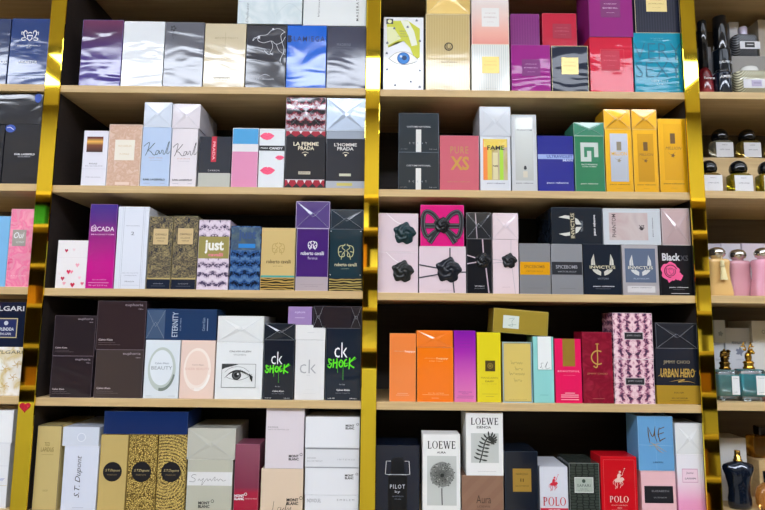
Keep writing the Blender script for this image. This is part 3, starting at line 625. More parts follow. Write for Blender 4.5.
# lowest shelf
f = B('CL', 5, 34.6, 59.6, 425.5, mat('#cbb678', .4, .2, .1), 'tall soft gold carton with dark violet edges', depth=.13); f.edge('#2a2236', .0009)
f.text('TED', .33, .2, .55, .245, '#8a7a44'); f.text('LAPIDUS', .2, .26, .72, .31, '#8a7a44'); f.quad(.24, .345, .72, .348, '#8a7a44', 'lettering'); small(f, 'EAU DE TOILETTE', .4, .77, .6, '#8a7a44', .02)
f.quad(1.0, 0, 1.001, 1, '#2a2236') if False else None
f = B('CL', 5, 62.2, 97.3, 446, mat('#d6dcec', .5, .1), 'pale blue white carton with black handwriting reading upwards', depth=.14, yb=513)
f.text('S.T. Dupont', .36, .15, .56, .80, '#2a2c38', .0, shear=.35, rot=90); f.quad(.34, .95, .66, .955, '#a4aabc', 'lettering')
g = B('CL', 5, 62.8, 99, 427, mat('#cfd6e4', .45, .25), 'pale blue white carton end on the handwritten carton', on=f, depth=.14); g.disc(.52, .55, .12, '#dfe4ee', inner=.8); g.disc(.52, .55, .1, '#c4ccdc'); g.edge('#e4e8f2', .0005)
T = []
for i, (a, b, m_, l) in enumerate(((99, 126.8, mat('#dcc27c', .25, .5, .3, base_wr=.3), 'smooth reflective gold carton with a round black seal'), (127.5, 156.4, pat('filigree', ['#5e4a22', '#e6c872'], metal=.05, rough=.35, wr=.2), 'gold filigree carton with a round black seal, middle of the gold trio'), (157.2, 186, pat('medallion', ['#54452a', '#e6c872'], metal=.05, rough=.35, wr=.2), 'gold carton of broken rings with a round black seal, right of the trio'))):
    f = B('CL', 5, a, b, 434.5, m_, l, depth=.07); f.disc(.48, .49, .345, '#17161c', 'round_seal'); f.text('S.T.Dupont', .22, .455, .76, .495, '#c9b884', shear=.3); small(f, 'PARFUM', .3, .53, .64, '#8a7a54', .018); f.edge('#8a7234', .0006); T.append(f)
f = B('CL', 5, 104, 188, 411.5, mat('#122a5e', .4, .15), 'long navy blue carton lying across the three gold ones', on=T, depth=.09); f.edge('#2a4274', .0006)
f = B('CL', 5, 186.8, 232.2, 459.5, mat('#bcbcac', .45, .15), 'stone grey carton with a white band of handwriting', depth=.10)
f.quad(0, .24, 1, .5, '#dcdcdc'); f.stroke([(.2, .3), (.14, .29), (.09, .33), (.18, .38), (.14, .43), (.05, .42)], .0007, '#4a4a44')
f.stroke([(.24, .41), (.27, .37), (.3, .41), (.36, .36), (.34, .42), (.33, .49), (.4, .40), (.45, .37), (.46, .41), (.51, .37), (.54, .41), (.58, .37), (.62, .33), (.61, .41), (.67, .37), (.69, .41), (.74, .37), (.8, .41), (.86, .39)], .0006, '#4a4a44')
def mb(f, u0, v0, u1, c=BLK, hh=None):
    h = (u1 - u0) * .55 * f.W / f.H
    f.text('MONT', u0, v0, u1, v0 + h * .46, c, .035); f.text('BLANC', u0, v0 + h * .54, u1, v0 + h, c, .035); f.disc(u1 + .06, v0 - h * .06, (u1 - u0) * .14, c, 'emblem', inner=.72)
mb(f, .27, .8, .52); f.edge('#d6d6cc', .0006)
f = B('CL', 5, 187.4, 235.4, 428.4, mat('#bebeb2', .4, .35), 'stone grey carton end with envelope folds above the handwriting band', on=f, depth=.115, fold=True); f.edge('#dcdcd2', .0006)
f = B('CL', 5, 234.4, 259, 444.2, grad([(0, '#a01236'), (.28, '#a81a3c'), (.36, '#7c2c48'), (1, '#8a4a60')], wr=.2), 'dark red carton with a rosy upper half and white lettering', depth=.06); mb(f, .02, .74, .42, WHT); small(f, 'LEGEND RED', .46, .8, .95, '#e0b0ba', .014); f.edge('#b07084', .0005)
p1 = B('CL', 5, 260.6, 303, 468.8, mat('#dcc6ae', .5, .08), 'peach beige carton with brush and block lettering', depth=.08)
p1.stroke([(.32, .74), (.3, .9), (.28, .96), (.38, .95)], .0008, '#3a3430'); p1.stroke([(.47, .87), (.42, .89), (.42, .95), (.48, .93), (.49, .87), (.5, .95), (.57, .88), (.53, .94), (.58, .95), (.62, .78), (.6, .95), (.66, .88), (.67, .94), (.73, .87), (.7, .98)], .0007, '#3a3430'); mb(p1, .62, .67, .9)
f = B('CL', 5, 265.4, 304, 408.3, mat('#dcd3da', .5, .08), 'pinkish white upright carton with block lettering at its lower right', on=p1, depth=.08); f.text('FEMME', .06, .305, .32, .33, '#7a727a', spacing=1.3); f.text('INDIVIDUELLE', .06, .345, .6, .365, '#7a727a', spacing=1.3); mb(f, .62, .77, .88)
wm = mat('#e3e5ea', .5, .06)
b4 = B('CL', 5, 304.6, 358.6, 495.3, wm, 'white carton with grey lettering, bottom of the white pile', depth=.09); b4.text('INDIVIDUEL', .04, .2, .3, .4, '#8a8c92'); b4.text('EMBLEM', .6, .2, .92, .3, '#8a8c92', spacing=1.6)
b3 = B('CL', 5, 304.8, 359, 467.2, wm, 'white carton with black block lettering, third from the top of the white pile', on=b4, depth=.09, yb=494); mb(b3, .74, .25, .9)
b2_ = B('CL', 5, 305, 359.4, 448, mat('#dcdee3', .5, .06), 'thinner white carton with small grey lettering, second in the white pile', on=b3, depth=.09, yb=466); b2_.text('EXPLORER', .04, .5, .2, .57, '#9a9ca2'); b2_.text('EAU DE PARFUM', .04, .66, .32, .72, '#9a9ca2'); b2_.text('INTENSE', .6, .56, .92, .64, '#9a9ca2', spacing=1.6); b2_.quad(.01, 0, .99, .07, mat('#9a9ca4', .3, .05, .3), 'label_panel')
b1_ = B('CL', 5, 305.2, 359.8, 417, wm, 'white carton with black block lettering on top of the white pile', on=b2_, depth=.09, yb=447); mb(b1_, .74, .24, .9)
b3.quad(.01, 0, .99, .03, '#9a9ca4', 'label_panel')

# ======== bay right of the middle gold strip, top shelf
S1 = []
f = B('CR', 1, 383, 424, 17, mat('#e8ebf0', .4, .25), 'white and lime carton with a large drawn blue eye', depth=.06); S1.append(f); f.edge('#3c414c', .0010)
f.poly([(.08, .06), (.6, .05), (.9, .16), (.9, .55), (.78, .58), (.66, .42), (.5, .33), (.3, .35), (.12, .42)], '#c9cc3a'); f.poly([(.42, .05), (.62, .06), (.76, .2), (.84, .38), (.7, .4), (.62, .26)], '#e6ead8'); f.poly([(.08, .14), (.24, .14), (.44, .3), (.28, .34), (.1, .4)], '#dfe3b0')
f.poly(smooth_pts([(.14, .57), (.3, .5), (.5, .475), (.7, .51), (.86, .58)]) + smooth_pts([(.86, .58), (.68, .635), (.5, .65), (.3, .63), (.14, .57)])[1:-1], '#f4f5f2')
f.stroke([(.14, .57), (.3, .5), (.5, .475), (.7, .51), (.86, .58)], .0007, '#50503a'); f.stroke([(.14, .57), (.3, .63), (.5, .65), (.68, .635), (.84, .61)], .0006, '#50503a')
f.disc(.5, .565, .155, '#3a86d6', ry=.155); f.disc(.5, .565, .155, '#27589c', inner=.88); f.disc(.52, .56, .06, '#22406c'); f.disc(.44, .54, .03, '#cfe2f6')
f.quad(.07, .03, .24, .10, '#3a4048'); f.disc(.155, .065, .05, '#d8dcae')
for (a, b) in ((.82, .05), (.27, .16), (.6, .14), (.1, .36), (.9, .33), (.09, .5), (.9, .73), (.68, .88), (.3, .93), (.9, .95), (.1, .72)): f.disc(a, b, .03, '#6a7280', 'emblem', wob=.3, n=12)
small(f, 'KENZO', .4, .2, .56, '#50566a', .016); small(f, 'WORLD', .41, .235, .56, '#50566a', .014); small(f, 'EAU DE PARFUM', .36, .27, .6, '#50566a', .012)
f = B('CR', 1, 425.6, 470, 14.3, pat('stripes', ['#b09b68', '#bca875'], wr=.15, metal=.25, S=1.6), 'wide soft gold carton with a dark knotted ring emblem', depth=.06); S1.append(f)
f.edge('#e0d2a6', .0012); f.disc(.52, .425, .10, '#4a4028', inner=.72); f.stroke([(.47, .4), (.52, .46), (.58, .4), (.52, .38), (.47, .44), (.57, .45)], .001, '#4a4028'); f.text('Gucci Premiere', .34, .615, .7, .632, '#6a5c38'); small(f, 'parfum', .44, .675, .6, '#6a5c38', .014); f.quad(.4, .935, .6, .938, '#8a7a50', 'lettering')
f = B('CR', 1, 426.6, 470.2, -22, mat('#c6a862', .3, .5, .4), 'gold carton end on the wide soft gold carton', on=S1[1], depth=.08, yb=13, fold=True); f.edge('#e0cc92', .0010)
def tommy(f, lc, tc_, t='VICTORIA', q=(.27, .31, .74, .66)):
    f.quad(*q, lc); w = q[2] - q[0]; c = (q[0] + q[2]) / 2; h = q[3] - q[1]
    small(f, "VICTORIA'S SECRET", c - w * .32, q[1] + h * .28, c + w * .32, tc_, .018); small(f, 'BOMBSHELL', c - w * .38, q[1] + h * .5, c + w * .38, tc_, .024); small(f, 'eau de parfum', c - w * .2, q[1] + h * .75, c + w * .2, tc_, .016)
l1 = B('CR', 1, 471.4, 509.6, 44.6, pat('stripes', ['#cfd4d2', '#e2e4e0'], wr=.15, S=1.2), 'white striped carton with a square gold label', depth=.05); tommy(l1, ink('#c9b06a', .5, .35), '#8a743c', q=(.28, .26, .73, .61)); l1.edge('#e8e0c6', .0008); small(l1, 'e 50 ml 1.7 fl oz', .33, .93, .66, '#8a8a84', .012)
u1 = B('CR', 1, 471.4, 508.8, -14, lambda H: pat('gradient', [(0, '#ea9c90'), (.2, '#efb2a4'), (.5, '#ecd0c8'), (.8, '#e6e0de')], H=H, wr=.15), 'white to coral carton with a white square label, stacked high', on=l1, depth=.05, yb=43); u1.edge('#f0e6dc', .0008); tommy(u1, '#e6e4e2', '#c0a8a4', q=(.27, .38, .74, .7))
l2 = B('CR', 1, 511.3, 550.4, 45, mat('#9a2386', .45, .8, 0, .35, .05), 'magenta purple carton with a faint square label, lower of two', depth=.05); tommy(l2, '#7d2276', '#e8b8e0'); l2.edge('#b070b0', .0004)
u2 = B('CR', 1, 510.4, 539.6, 13.7, pat('stripes', ['#7c2a78', '#86307f'], wr=.15), 'purple carton with faint stripes, set behind above the magenta one', on=l2, depth=.05, yb=44, yf=.022)
l3 = B('CR', 1, 551.6, 588.4, 46, mat('#232a3c', .45, .8, 0, .3, .05), 'dark navy carton with a square gold label and pale edges, lower one', depth=.05); tommy(l3, ink('#cdb87c', .4, .35), '#8a743c', q=(.27, .25, .73, .61)); l3.edge('#d8caa2', .0010)
u3 = B('CR', 1, 542.2, 576.6, 13.4, mat('#c4183c', .42, .4), 'crimson carton set back between two purple ones', on=[l2, l3], depth=.05, yb=44, yf=.022); tommy(u3, '#a5143a', '#e07084', q=(.3, .3, .85, .72)); u3.edge('#e05c70', .0006)
l4 = B('CR', 1, 589.8, 633, 37.2, mat('#d0203e', .45, .8, 0, .35, .05), 'coral red carton with a faint square label at the bottom of its stack', depth=.06); l4.frame(.25, .22, .8, .62, '#e05a68', .0006); tommy(l4, '#c22442', '#e06a78', q=(.27, .24, .7, .6)); l4.edge('#7a1428', .0005)
u4 = B('CR', 1, 588.4, 632.4, -20, mat('#94287e', .45, .5, 0, .35, .05), 'large purple carton with a square label stacked on the coral red one', on=l4, depth=.075, yb=36); tommy(u4, '#7c226c', '#e8b8e0', q=(.27, .33, .72, .66)); u4.edge('#3a1c3c', .0006)
l5 = B('CR', 1, 634.2, 681.6, 33.2, mat('#0f8fae', .45, .7, 0, .3, .05), 'teal carton with two large words in darker capitals', depth=.06); l5.edge('#3cb0c6', .0008)
l5.text('VERY', .0, .17, 1.0, .44, '#0a6a86', -.02); l5.text('SEXY', .02, .48, .99, .74, '#0a6a86', -.02); small(l5, "VICTORIA'S SECRET", .36, .09, .64, '#6cc4d4', .016); small(l5, 'NEW YORK', .42, .12, .58, '#6cc4d4', .014); small(l5, 'VERY SEXY', .34, .80, .7, '#c6ecf2', .028, spacing=1.4); small(l5, 'SEA', .45, .85, .59, '#c6ecf2', .026, spacing=1.4); l5.quad(.34, .89, .66, .893, '#6cc4d4', 'lettering')
u5 = B('CR', 1, 634.4, 679.6, -20, pat('stripes', ['#20263a', '#2a3044'], wr=.2), 'dark navy striped carton with a gold label, on the teal one', on=l5, depth=.06, yb=32); tommy(u5, ink('#cdb87c', .4, .35), '#8a743c', q=(.26, .3, .72, .6)); u5.edge('#d8caa2', .0008)

# second shelf
def car(f):
    f.quad(.43, .42, .56, 1.0, '#dcdcd8'); f.text('COSTUME NATIONAL', .2, .33, .8, .37, '#c6ccd2', .01); f.text('S C E N T', .26, .745, .7, .79, '#9aa4ae', spacing=1.6); f.text('eau de parfum', .05, .91, .22, .93, '#9aa4ae'); f.text('50 ml', .76, .91, .94, .93, '#9aa4ae'); f.edge('#5c6c7c', .0005)
dt = mat('#15242f', .35, .45)
a = B('CR', 2, 398.2, 439, 152.4, dt, 'dark teal carton with a white centre bar, lower of two alike', depth=.055); car(a)
b = B('CR', 2, 398.6, 439, 113.2, dt, 'dark teal carton with a white centre bar, upper of two alike', on=a, depth=.055, yb=152); car(b)
f = B('CR', 2, 439.8, 479, 135.6, mat('#c95f70', .42, .4), 'dusty pink carton with ornate gold lettering', depth=.055); f.text('PURE', .27, .2, .73, .33, '#b98a48', .005, spacing=1.2); f.text('XS', .27, .38, .75, .63, '#c4923c', .03); small(f, 'EAU DE PARFUM', .2, .84, .76, '#b98a54', .02); f.edge('#dc8a96', .0004)
fm = B('CR', 2, 480, 510.8, 136.4, mat('#d6dae2', .45, .1), 'white carton with a window of orange and lime light', depth=.055)
fm.quad(.1, .05, .9, .8, pat('marble', ['#b4a25c', '#c6b890', '#b49a90'], S=.4, wr=.2)); fm.quad(.1, .05, .24, .8, '#f0883a'); fm.quad(.64, .05, .76, .8, '#a9d83c'); fm.quad(.24, .05, .38, .8, '#d8c04a', 'label_panel'); fm.quad(.42, .3, .58, .79, '#d8cfa2')
fm.quad(.12, .05, .88, .2, pat('marble', ['#f0dc50', '#e6c850', '#f0e29a'], S=.5, coat=0)); fm.text('FAME', .24, .17, .8, .25, '#26241e', .02); fm.text('FAME', .42, .53, .58, .56, '#26241e', .03); fm.text('paco rabanne', .22, .845, .8, .875, '#4a5068', .01)
f = B('CR', 2, 479.4, 510.8, 106.6, mat('#cfd4dc', .4, .7), 'white film wrapped carton end above the orange and lime one', on=fm, depth=.095, yb=136, fold=True)
f = B('CR', 2, 511.6, 536.8, 114.8, mat('#c6cace', .4, .2), 'tall silvery white carton with a tube shaped window', depth=.055); f.quad(.14, .03, .86, .86, mat('#b6bab8', .3, .3, .4)); f.quad(.18, .04, .84, .2, mat('#d8dcda', .25, .4, .3)); f.text('PHANTOM', .22, .19, .82, .215, '#4a4e54', .01); f.disc(.53, .7, .06, '#22262c'); f.quad(.49, .67, .57, .72, '#22262c', 'emblem'); f.quad(.44, .74, .62, .82, '#c9c2b0'); f.text('paco rabanne', .16, .885, .84, .905, '#3a3e48', .01); f.edge('#e2e6ea', .0006)
f = B('CR', 2, 537.8, 573.8, 135.8, mat('#0f1d8c', .4, .6), 'electric blue carton with a pale lettered stripe', depth=.055); f.quad(0, .335, 1, .42, '#93a6d8'); f.text('ULTRAVIOLET', .25, .345, .97, .4, '#22368a', .02); f.text('MAN', .7, .42, .97, .46, '#c0ccee', .02); f.text('paco rabanne', .24, .825, .84, .865, '#cfd8f2', .015)
gr = B('CR', 2, 574.8, 604.6, 136, mat('#1f7a54', .42, .5), 'green carton with a large squared silver letter emblem', depth=.055); gr.edge('#a9c6b6', .0007)
gr.quad(.2, .12, .8, .46, '#c2cec8', 'emblem'); gr.quad(.32, .2, .66, .38, '#1f7a54', 'emblem'); gr.quad(.2, .38, .45, .46, '#1f7a54', 'emblem') if False else None; gr.quad(.42, .27, .56, .46, '#c2cec8', 'emblem'); gr.quad(.56, .38, .8, .46, '#1f7a54', 'emblem'); gr.text('PACO RABANNE', .22, .5, .76, .525, '#cfe0d6', .01); gr.text('POUR HOMME', .25, .54, .72, .56, '#cfe0d6', .01); gr.text('paco rabanne', .18, .84, .76, .87, '#cfe0d6', .015)
f = B('CR', 2, 573.4, 603.8, 122.6, mat('#3f8a6e', .4, .8), 'green carton end under crinkled film above the letter emblem', on=gr, depth=.06, fold=True); f.edge('#a9c6b6', .0006)
gm = mat('#dfa716', .35, .3, .25); G = []
for i, (x0, x1, y, pc, lab) in enumerate(((605.6, 632.6, 129.3, '#aeb4c0', 'yellow gold carton with a silver window panel'), (633.4, 658, 129.6, '#c08c14', 'yellow gold carton with a golden window, between two others'), (658.9, 687, 118.8, '#d29c14', 'tallest yellow gold carton, beside the right gold strip'))):
    f = B('CR', 2, x0, x1, y, gm, lab, depth=.05); G.append(f); f.edge('#efc85a', .0006)
    f.quad(.18, .07, .84, .83, mat(pc, .3, .4, .35)); cc = '#6a4a10' if i else '#8a8068'
    f.text('1', .42, .2, .6, .34, cc, .04); f.text('MILLION', .22, .36, .8, .42, '#d9a520' if not i else '#5a3c0c', .02) if i == 0 else f.text('MILLION', .24, .38, .82, .42, cc, .0, shear=.3)
    f.disc(.5, .5, .06, cc, wob=.3); f.stroke([(.34, .46), (.45, .49), (.6, .45)], .0006, cc); f.text('paco rabanne', .12, .865, .86, .89, '#4a3408', .01); f.quad(.36, .935, .6, .938, '#9a7410', 'lettering')
f = B('CR', 2, 603.6, 630.4, 109.4, mat('#d9a01e', .3, .7, .3), 'gold carton end under creased film, left one of two on the yellow gold cartons', on=G[0], depth=.05, fold=True); f.edge('#efd080', .0006)
f = B('CR', 2, 631.2, 656.6, 109.4, mat('#d9a01e', .3, .7, .3), 'gold carton end under creased film, right one of two on the yellow gold cartons', on=G[1], depth=.05, fold=True); f.edge('#efd080', .0006)

# third shelf
def rosette(f, cu, cv, r, c, part='flower'):
    """a raised satin rosette"""
    bm, mi = f.part(part, mat(c, .35, 0, 0, .6, .2) if isinstance(c, str) else c); c0 = f.P(cu, cv, -.0006); nr, ns = 9, 48; prev = None
    for i in range(nr + 1):
        q = i / nr; ring = []
        for j in range(ns):
            a = 2 * PI * j / ns; rr = r * q * (1 + .10 * math.sin(5 * a + .7) * q + .05 * math.sin(9 * a + 2) * q)
            hh = .008 * (1 - q ** 2.2) + .0022 * math.sin(3 * a + 11 * q) * min(1, 3 * q) * (1 - q ** 6)
            ring.append(bm.verts.new((c0.x + rr * math.cos(a), c0.y - max(0, hh), c0.z + rr * math.sin(a))))
            if i == 0: break
        if prev:
            for j in range(ns):
                k = (j + 1) % ns
                if len(prev) == 1: fc = bm.faces.new((prev[0], ring[j], ring[k]))
                else: fc = bm.faces.new((prev[j], ring[j], ring[k], prev[k]))
                fc.material_index = mi; fc.smooth = True
        prev = ring
pk = mat('#dcc8d0', .45, .35)
a = B('CR', 3, 377.8, 418, 252.2, pk, 'pale pink carton with a black satin flower, lower of two by the gold strip', depth=.06); rosette(a, .62, .48, .0215, '#1c2020')
b = B('CR', 3, 378.2, 418.2, 213.4, pk, 'pale pink carton with a teal black satin flower, upper of two by the gold strip', on=a, depth=.06); rosette(b, .66, .52, .0220, '#123036')
for q in (a, b): q.stroke([(.2, 0), (.42, .2), (.62, .3)], .0014, '#f0e6ea', part='ribbon'); q.edge('#eadfe4', .0005)
a = B('CR', 3, 419, 466, 246.4, pk, 'wide pale pink carton crossed by grey ribbons meeting at a black flower', depth=.06); a.edge('#eadfe4', .0005)
gy = '#4a4850'
a.stroke([(.66, .03), (.66, .3)], .0028, gy, sm=False, part='ribbon'); a.stroke([(.72, .7), (.75, .99)], .0028, gy, sm=False, part='ribbon'); a.stroke([(.0, .4), (.4, .47)], .0028, gy, sm=False, part='ribbon'); a.stroke([(.0, .68), (.42, .6)], .0028, gy, sm=False, part='ribbon'); a.stroke([(.85, .55), (1, .55)], .0028, gy, sm=False, part='ribbon')
rosette(a, .63, .51, .0250, '#141822'); small(a, 'VIKTOR ROLF', .42, .94, .7, '#a8929a', .02)
b = B('CR', 3, 420.4, 464, 205, mat('#d9147a', .42, .25), 'hot pink carton tied with a big black and white bow', on=a, depth=.06); b.edge('#f06aae', .0006)
for sg in (-1, 1):
    X = lambda q: .5 + sg * q
    for w_, c_, pt_ in ((.0100, '#1a1a20', 'bow'), (.0070, '#6a6a72', 'bow'), (.0050, '#1a1a20', 'bow')):
        b.stroke([(X(.06), .44), (X(.2), .24), (X(.36), .17), (X(.44), .3), (X(.43), .6), (X(.34), .78), (X(.2), .68), (X(.07), .58)], w_, c_, part=pt_, thick=.001)
        b.stroke([(X(.1), .62), (X(.2), .76), (X(.3), .92)], w_ * 1.2, c_, part=pt_, thick=.001, sm=False)
        b.stroke([(X(.08), .51), (X(.4), .51)], w_ * 1.1, c_, sm=False, part=pt_, thick=.0005)
rosette(b, .5, .5, .0165, '#14161a', 'bow_knot')
c = B('CR', 3, 466.8, 491.8, 239, mat('#16181e', .35, .8), 'black carton with a pale ribbon and a dark flower', depth=.05); c.stroke([(.64, .0), (.68, .35)], .0024, '#c6b0bc', sm=False, part='ribbon'); c.stroke([(.76, .5), (.88, .99)], .0024, '#c6b0bc', sm=False, part='ribbon'); c.stroke([(.0, .3), (.5, .37)], .0022, '#c6b0bc', sm=False, part='ribbon'); c.stroke([(.0, .46), (.5, .42)], .0022, '#c6b0bc', sm=False, part='ribbon'); rosette(c, .66, .4, .0155, '#101318'); c.text('VIKTOR&ROLF', .3, .855, .7, .88, '#c6c6cc', .01); small(c, 'EAU DE PARFUM', .3, .91, .7, '#8a8a92', .014); c.edge('#6a6a70', .0004)
d = B('CR', 3, 492.6, 518.8, 239.6, mat('#dfcbd0', .45, .3), 'slim pale pink carton with a small black flower', depth=.05); d.stroke([(.72, 0), (.7, .35)], .0008, '#a8a0a8', sm=False, part='ribbon'); d.stroke([(.74, .5), (.86, 1)], .0008, '#a8a0a8', sm=False, part='ribbon'); d.stroke([(0, .37), (.4, .39)], .001, '#a8a0a8', sm=False, part='ribbon'); d.stroke([(0, .44), (.4, .42)], .001, '#a8a0a8', sm=False, part='ribbon'); rosette(d, .64, .395, .0150, '#14181e'); small(d, 'VIKTOR ROLF', .35, .88, .66, '#b09aa2', .014)
f = B('CR', 3, 466, 491.6, 212.6, mat('#2b2c30', .3, .9), 'black carton end under creased film with a pale ribbon', on=c, depth=.06, fold=True); f.edge('#8a8a90', .0005); f.stroke([(.36, 0), (.42, 1)], .0018, '#b0a4ac', sm=False, part='ribbon', yoff=.0018)
f = B('CR', 3, 492.4, 518.4, 213, mat('#dfcdd2', .35, .7), 'pale pink carton end under creased film', on=d, depth=.06, fold=True)
e = B('CR', 3, 519.6, 550.4, 243.6, mat('#8e8f94', .38, .15, .4), 'silver grey carton with an amber middle band', depth=.06); e.quad(0, .365, 1, .62, mat('#d99a10', .45, .1)); e.text('SPICEBOMB', .14, .43, .82, .49, '#8a5c08', .01); small(e, 'VIKTOR ROLF', .2, .55, .76, '#8a5c08', .03); e.quad(.25, .88, .75, .884, '#6a6c72', 'lettering'); e.edge('#b0b2b6', .0005)
g = B('CR', 3, 551.4, 582.6, 244.2, mat('#94969c', .38, .3, .4), 'silver grey carton with a black middle band', depth=.06); g.quad(0, .355, 1, .61, '#1c1e26'); g.text('SPICEBOMB', .14, .42, .84, .49, '#9a9ca4', .01); small(g, 'VIKTOR ROLF', .2, .55, .8, '#9a9ca4', .03); g.quad(.25, .88, .75, .884, '#6a6c72', 'lettering'); g.edge('#b0b2b6', .0005)
def wings(f, cu, cv, s, c, word, wc, bar='#1b222c', rot=False):
    a = f.W / f.H
    def pt(x, y):
        if rot: x, y = y, -x; return (cu + x * s, cv - y * s * a * -1)
        return (cu + x * s, cv + y * s * a)
    for sg in (-1, 1):
        f.poly([pt(sg * x, y) for x, y in ((.72, -1.0), (.95, -.45), (.98, .1), (.8, .5), (.5, .75), (.15, .88), (.12, .55), (.4, .35), (.6, .05), (.68, -.45))], c)
        f.stroke([pt(sg * .72, -.7), pt(sg * .78, -.1), pt(sg * .5, .45)], .0004, bar)
    f.poly([pt(x, y) for x, y in ((-1.12, -.02), (1.12, -.02), (1.0, .34), (-1.0, .34))] if not rot else [pt(x, y) for x, y in ((-1.12, -.02), (1.12, -.02), (1.0, .34), (-1.0, .34))], bar)
i1 = B('CR', 3, 583.6, 621.4, 244.4, mat('#19212e', .38, .25), 'dark navy carton with silver wings and a short word below', depth=.06)
wings(i1, .5, .42, .31, '#c9c6bc', '', ''); i1.text('INVICTUS', .16, .425, .84, .485, '#d8cfae', .01); i1.text('VICTORY', .36, .665, .66, .7, '#8a94a2'); i1.text('paco rabanne', .24, .82, .8, .85, WHT, .015); i1.quad(.3, .88, .7, .884, '#7a8492', 'lettering')
i2 = B('CR', 3, 622.2, 658.8, 245, mat('#b4b0b4', .35, .35, .3), 'silver framed carton with a slate panel and silver wings', depth=.06)
i2.quad(.08, .07, .92, .75, mat('#5f6c84', .4, .3)); wings(i2, .5, .42, .31, '#c9cbcc', '', '', '#4c586e'); i2.text('INVICTUS', .16, .425, .84, .485, '#e0dccb', .01); i2.text('PLATINUM', .3, .66, .72, .69, '#aab4c4'); i2.quad(.12, .82, .88, .95, '#cfccce'); i2.text('paco rabanne', .24, .84, .78, .865, '#5a5c66', .01)
i3 = B('CR', 3, 659.8, 693.6, 245.4, mat('#16171c', .38, .25), 'black carton with a pink rose and white gothic lettering', depth=.06)
i3.text('Black', .08, .16, .62, .31, '#cfd0d6', .03); i3.text('XS', .62, .2, .86, .31, '#4a4a52', .02)
i3.disc(.3, .52, .27, '#ec5c92', 'rose', wob=.07, n=40); i3.disc(.55, .62, .12, '#ec5c92', 'rose', wob=.1); i3.poly([(.02, .5), (.14, .42), (.16, .58)], '#ec5c92', 'rose'); i3.poly([(.2, .68), (.4, .68), (.25, .75)], '#ec5c92', 'rose')
for r_, a0 in ((.20, 20), (.15, 140), (.10, 260), (.06, 30)): i3.disc(.32, .52, r_, '#6c1638', 'rose', inner=.86, a0=a0, a1=a0 + 250)
i3.text('paco rabanne', .26, .825, .82, .855, WHT, .015); i3.quad(.36, .88, .7, .884, '#8a8a92', 'lettering'); i3.quad(.3, .955, .84, .965, '#c2c2c8', 'lettering'); i3.edge('#3a3b42', .0004)
f = B('CR', 3, 551.4, 602.2, 207.6, mat('#1a222d', .38, .35), 'dark navy carton on its side with sideways silver wings', on=[g, i1], depth=.12, yb=243)
for sg in (-1, 1):
    pts = ((.02, 1.0), (-.2, 1.12), (-.5, .98), (-.85, .75)) if False else None
    A = f.W / f.H
    def q(x, y): return (.38 + x * .16, .5 + y * .16 * A)
    f.poly([q(x, sg * y) for x, y in ((-1.5, 1.05), (-.7, 1.3), (.2, 1.2), (.9, .8), (1.35, .15), (.7, .15), (.35, .55), (-.3, .85), (-1.0, .95))], '#d2d2cc')
f.quad(.36, .14, .47, .86, '#2c2a22', 'emblem'); f.text('INVICTUS', .38, .16, .45, .84, '#d8cfae', .01, rot=90); f.text('VICTORY', .57, .36, .62, .66, '#8a94a2', rot=90); f.text('paco rabanne', .82, .2, .88, .76, WHT, .015, rot=90); f.edge('#3e4752', .0005)
f = B('CR', 3, 603.2, 660.4, 208.6, mat('#c6ccd2', .45, .15), 'white carton on its side with a pinkish window panel', on=[i1, i2], depth=.06, yb=244); f.quad(.1, .12, .78, .88, pat('marble', ['#bfa8a8', '#c9bcba', '#b4a4a6'], S=.35, wr=.3)); f.text('PHANTOM', .15, .16, .22, .8, '#4a3c40', .01, rot=90); f.text('XS', .62, .46, .72, .56, '#3a3034', .03); f.disc(.67, .56, .03, '#3a3034'); f.text('paco rabanne', .85, .25, .88, .78, '#4a5058', .01, rot=90); f.edge('#e2e6ea', .0006)
f = B('CR', 3, 661.6, 689.8, 208.4, mat('#c0a8aa', .3, .8, .2), 'small pinkish silver carton end with envelope folds beside the right gold strip', on=[i2, i3], depth=.06, yb=244, fold=True); f.edge('#dcd6d6', .0008)

# fourth shelf
f = B('CR', 4, 389.4, 416, 333.4, mat('#f08540', .45, .12), 'light orange carton at the left end of its shelf', depth=.05); f.text('clinique', .16, .255, .55, .275, '#d0a08a'); f.text('happy', .58, .25, .98, .29, '#fbe0cc', .01); f.quad(.3, .88, .7, .884, '#fbd0b0', 'lettering'); f.quad(.25, .905, .75, .909, '#fbd0b0', 'lettering'); f.edge('#f6a468', .0005)
o1 = B('CR', 4, 417, 453.4, 347.4, mat('#f5790c', .45, .2), 'vivid orange carton under an orange end', depth=.05); o1.text('clinique', .2, .19, .52, .215, '#e8a070'); o1.text('happy', .54, .185, .86, .23, '#fbd0a0', .01); o1.text('FOR MEN', .34, .245, .7, .265, '#f8b070'); small(o1, 'eau de toilette', .3, .84, .74, '#fbc890', .015); o1.quad(.15, .87, .88, .874, '#fbc890', 'lettering'); o1.quad(.4, .93, .6, .934, '#fbc890', 'lettering'); o1.edge('#f8a050', .0004)
f = B('CR', 4, 416.4, 453, 330.4, mat('#f07a20', .4, .5), 'vivid orange carton end with a shiny fold', on=o1, depth=.05); f.fold(creases=False); f.text('clinique', .1, .1, .26, .22, '#fbe0cc', .01)
f = B('CR', 4, 454, 476, 330.6, grad([(0, '#e07ab0'), (.35, '#d05cb0'), (.7, '#a62aa8'), (1, '#8418a0')], wr=.25), 'slim carton fading from purple down to pink', depth=.05)
for v_ in (.14, .18, .23): f.quad(.22, v_, .8, v_ + .004, '#7a1890', 'lettering')
small(f, 'MICHAEL KORS', .2, .86, .8, '#6a2a70', .014); small(f, 'SPARKLING', .35, .885, .65, '#6a2a70', .012); f.quad(.15, .915, .9, .919, '#6a2a70', 'lettering'); f.quad(.1, .94, .86, .944, '#6a2a70', 'lettering')
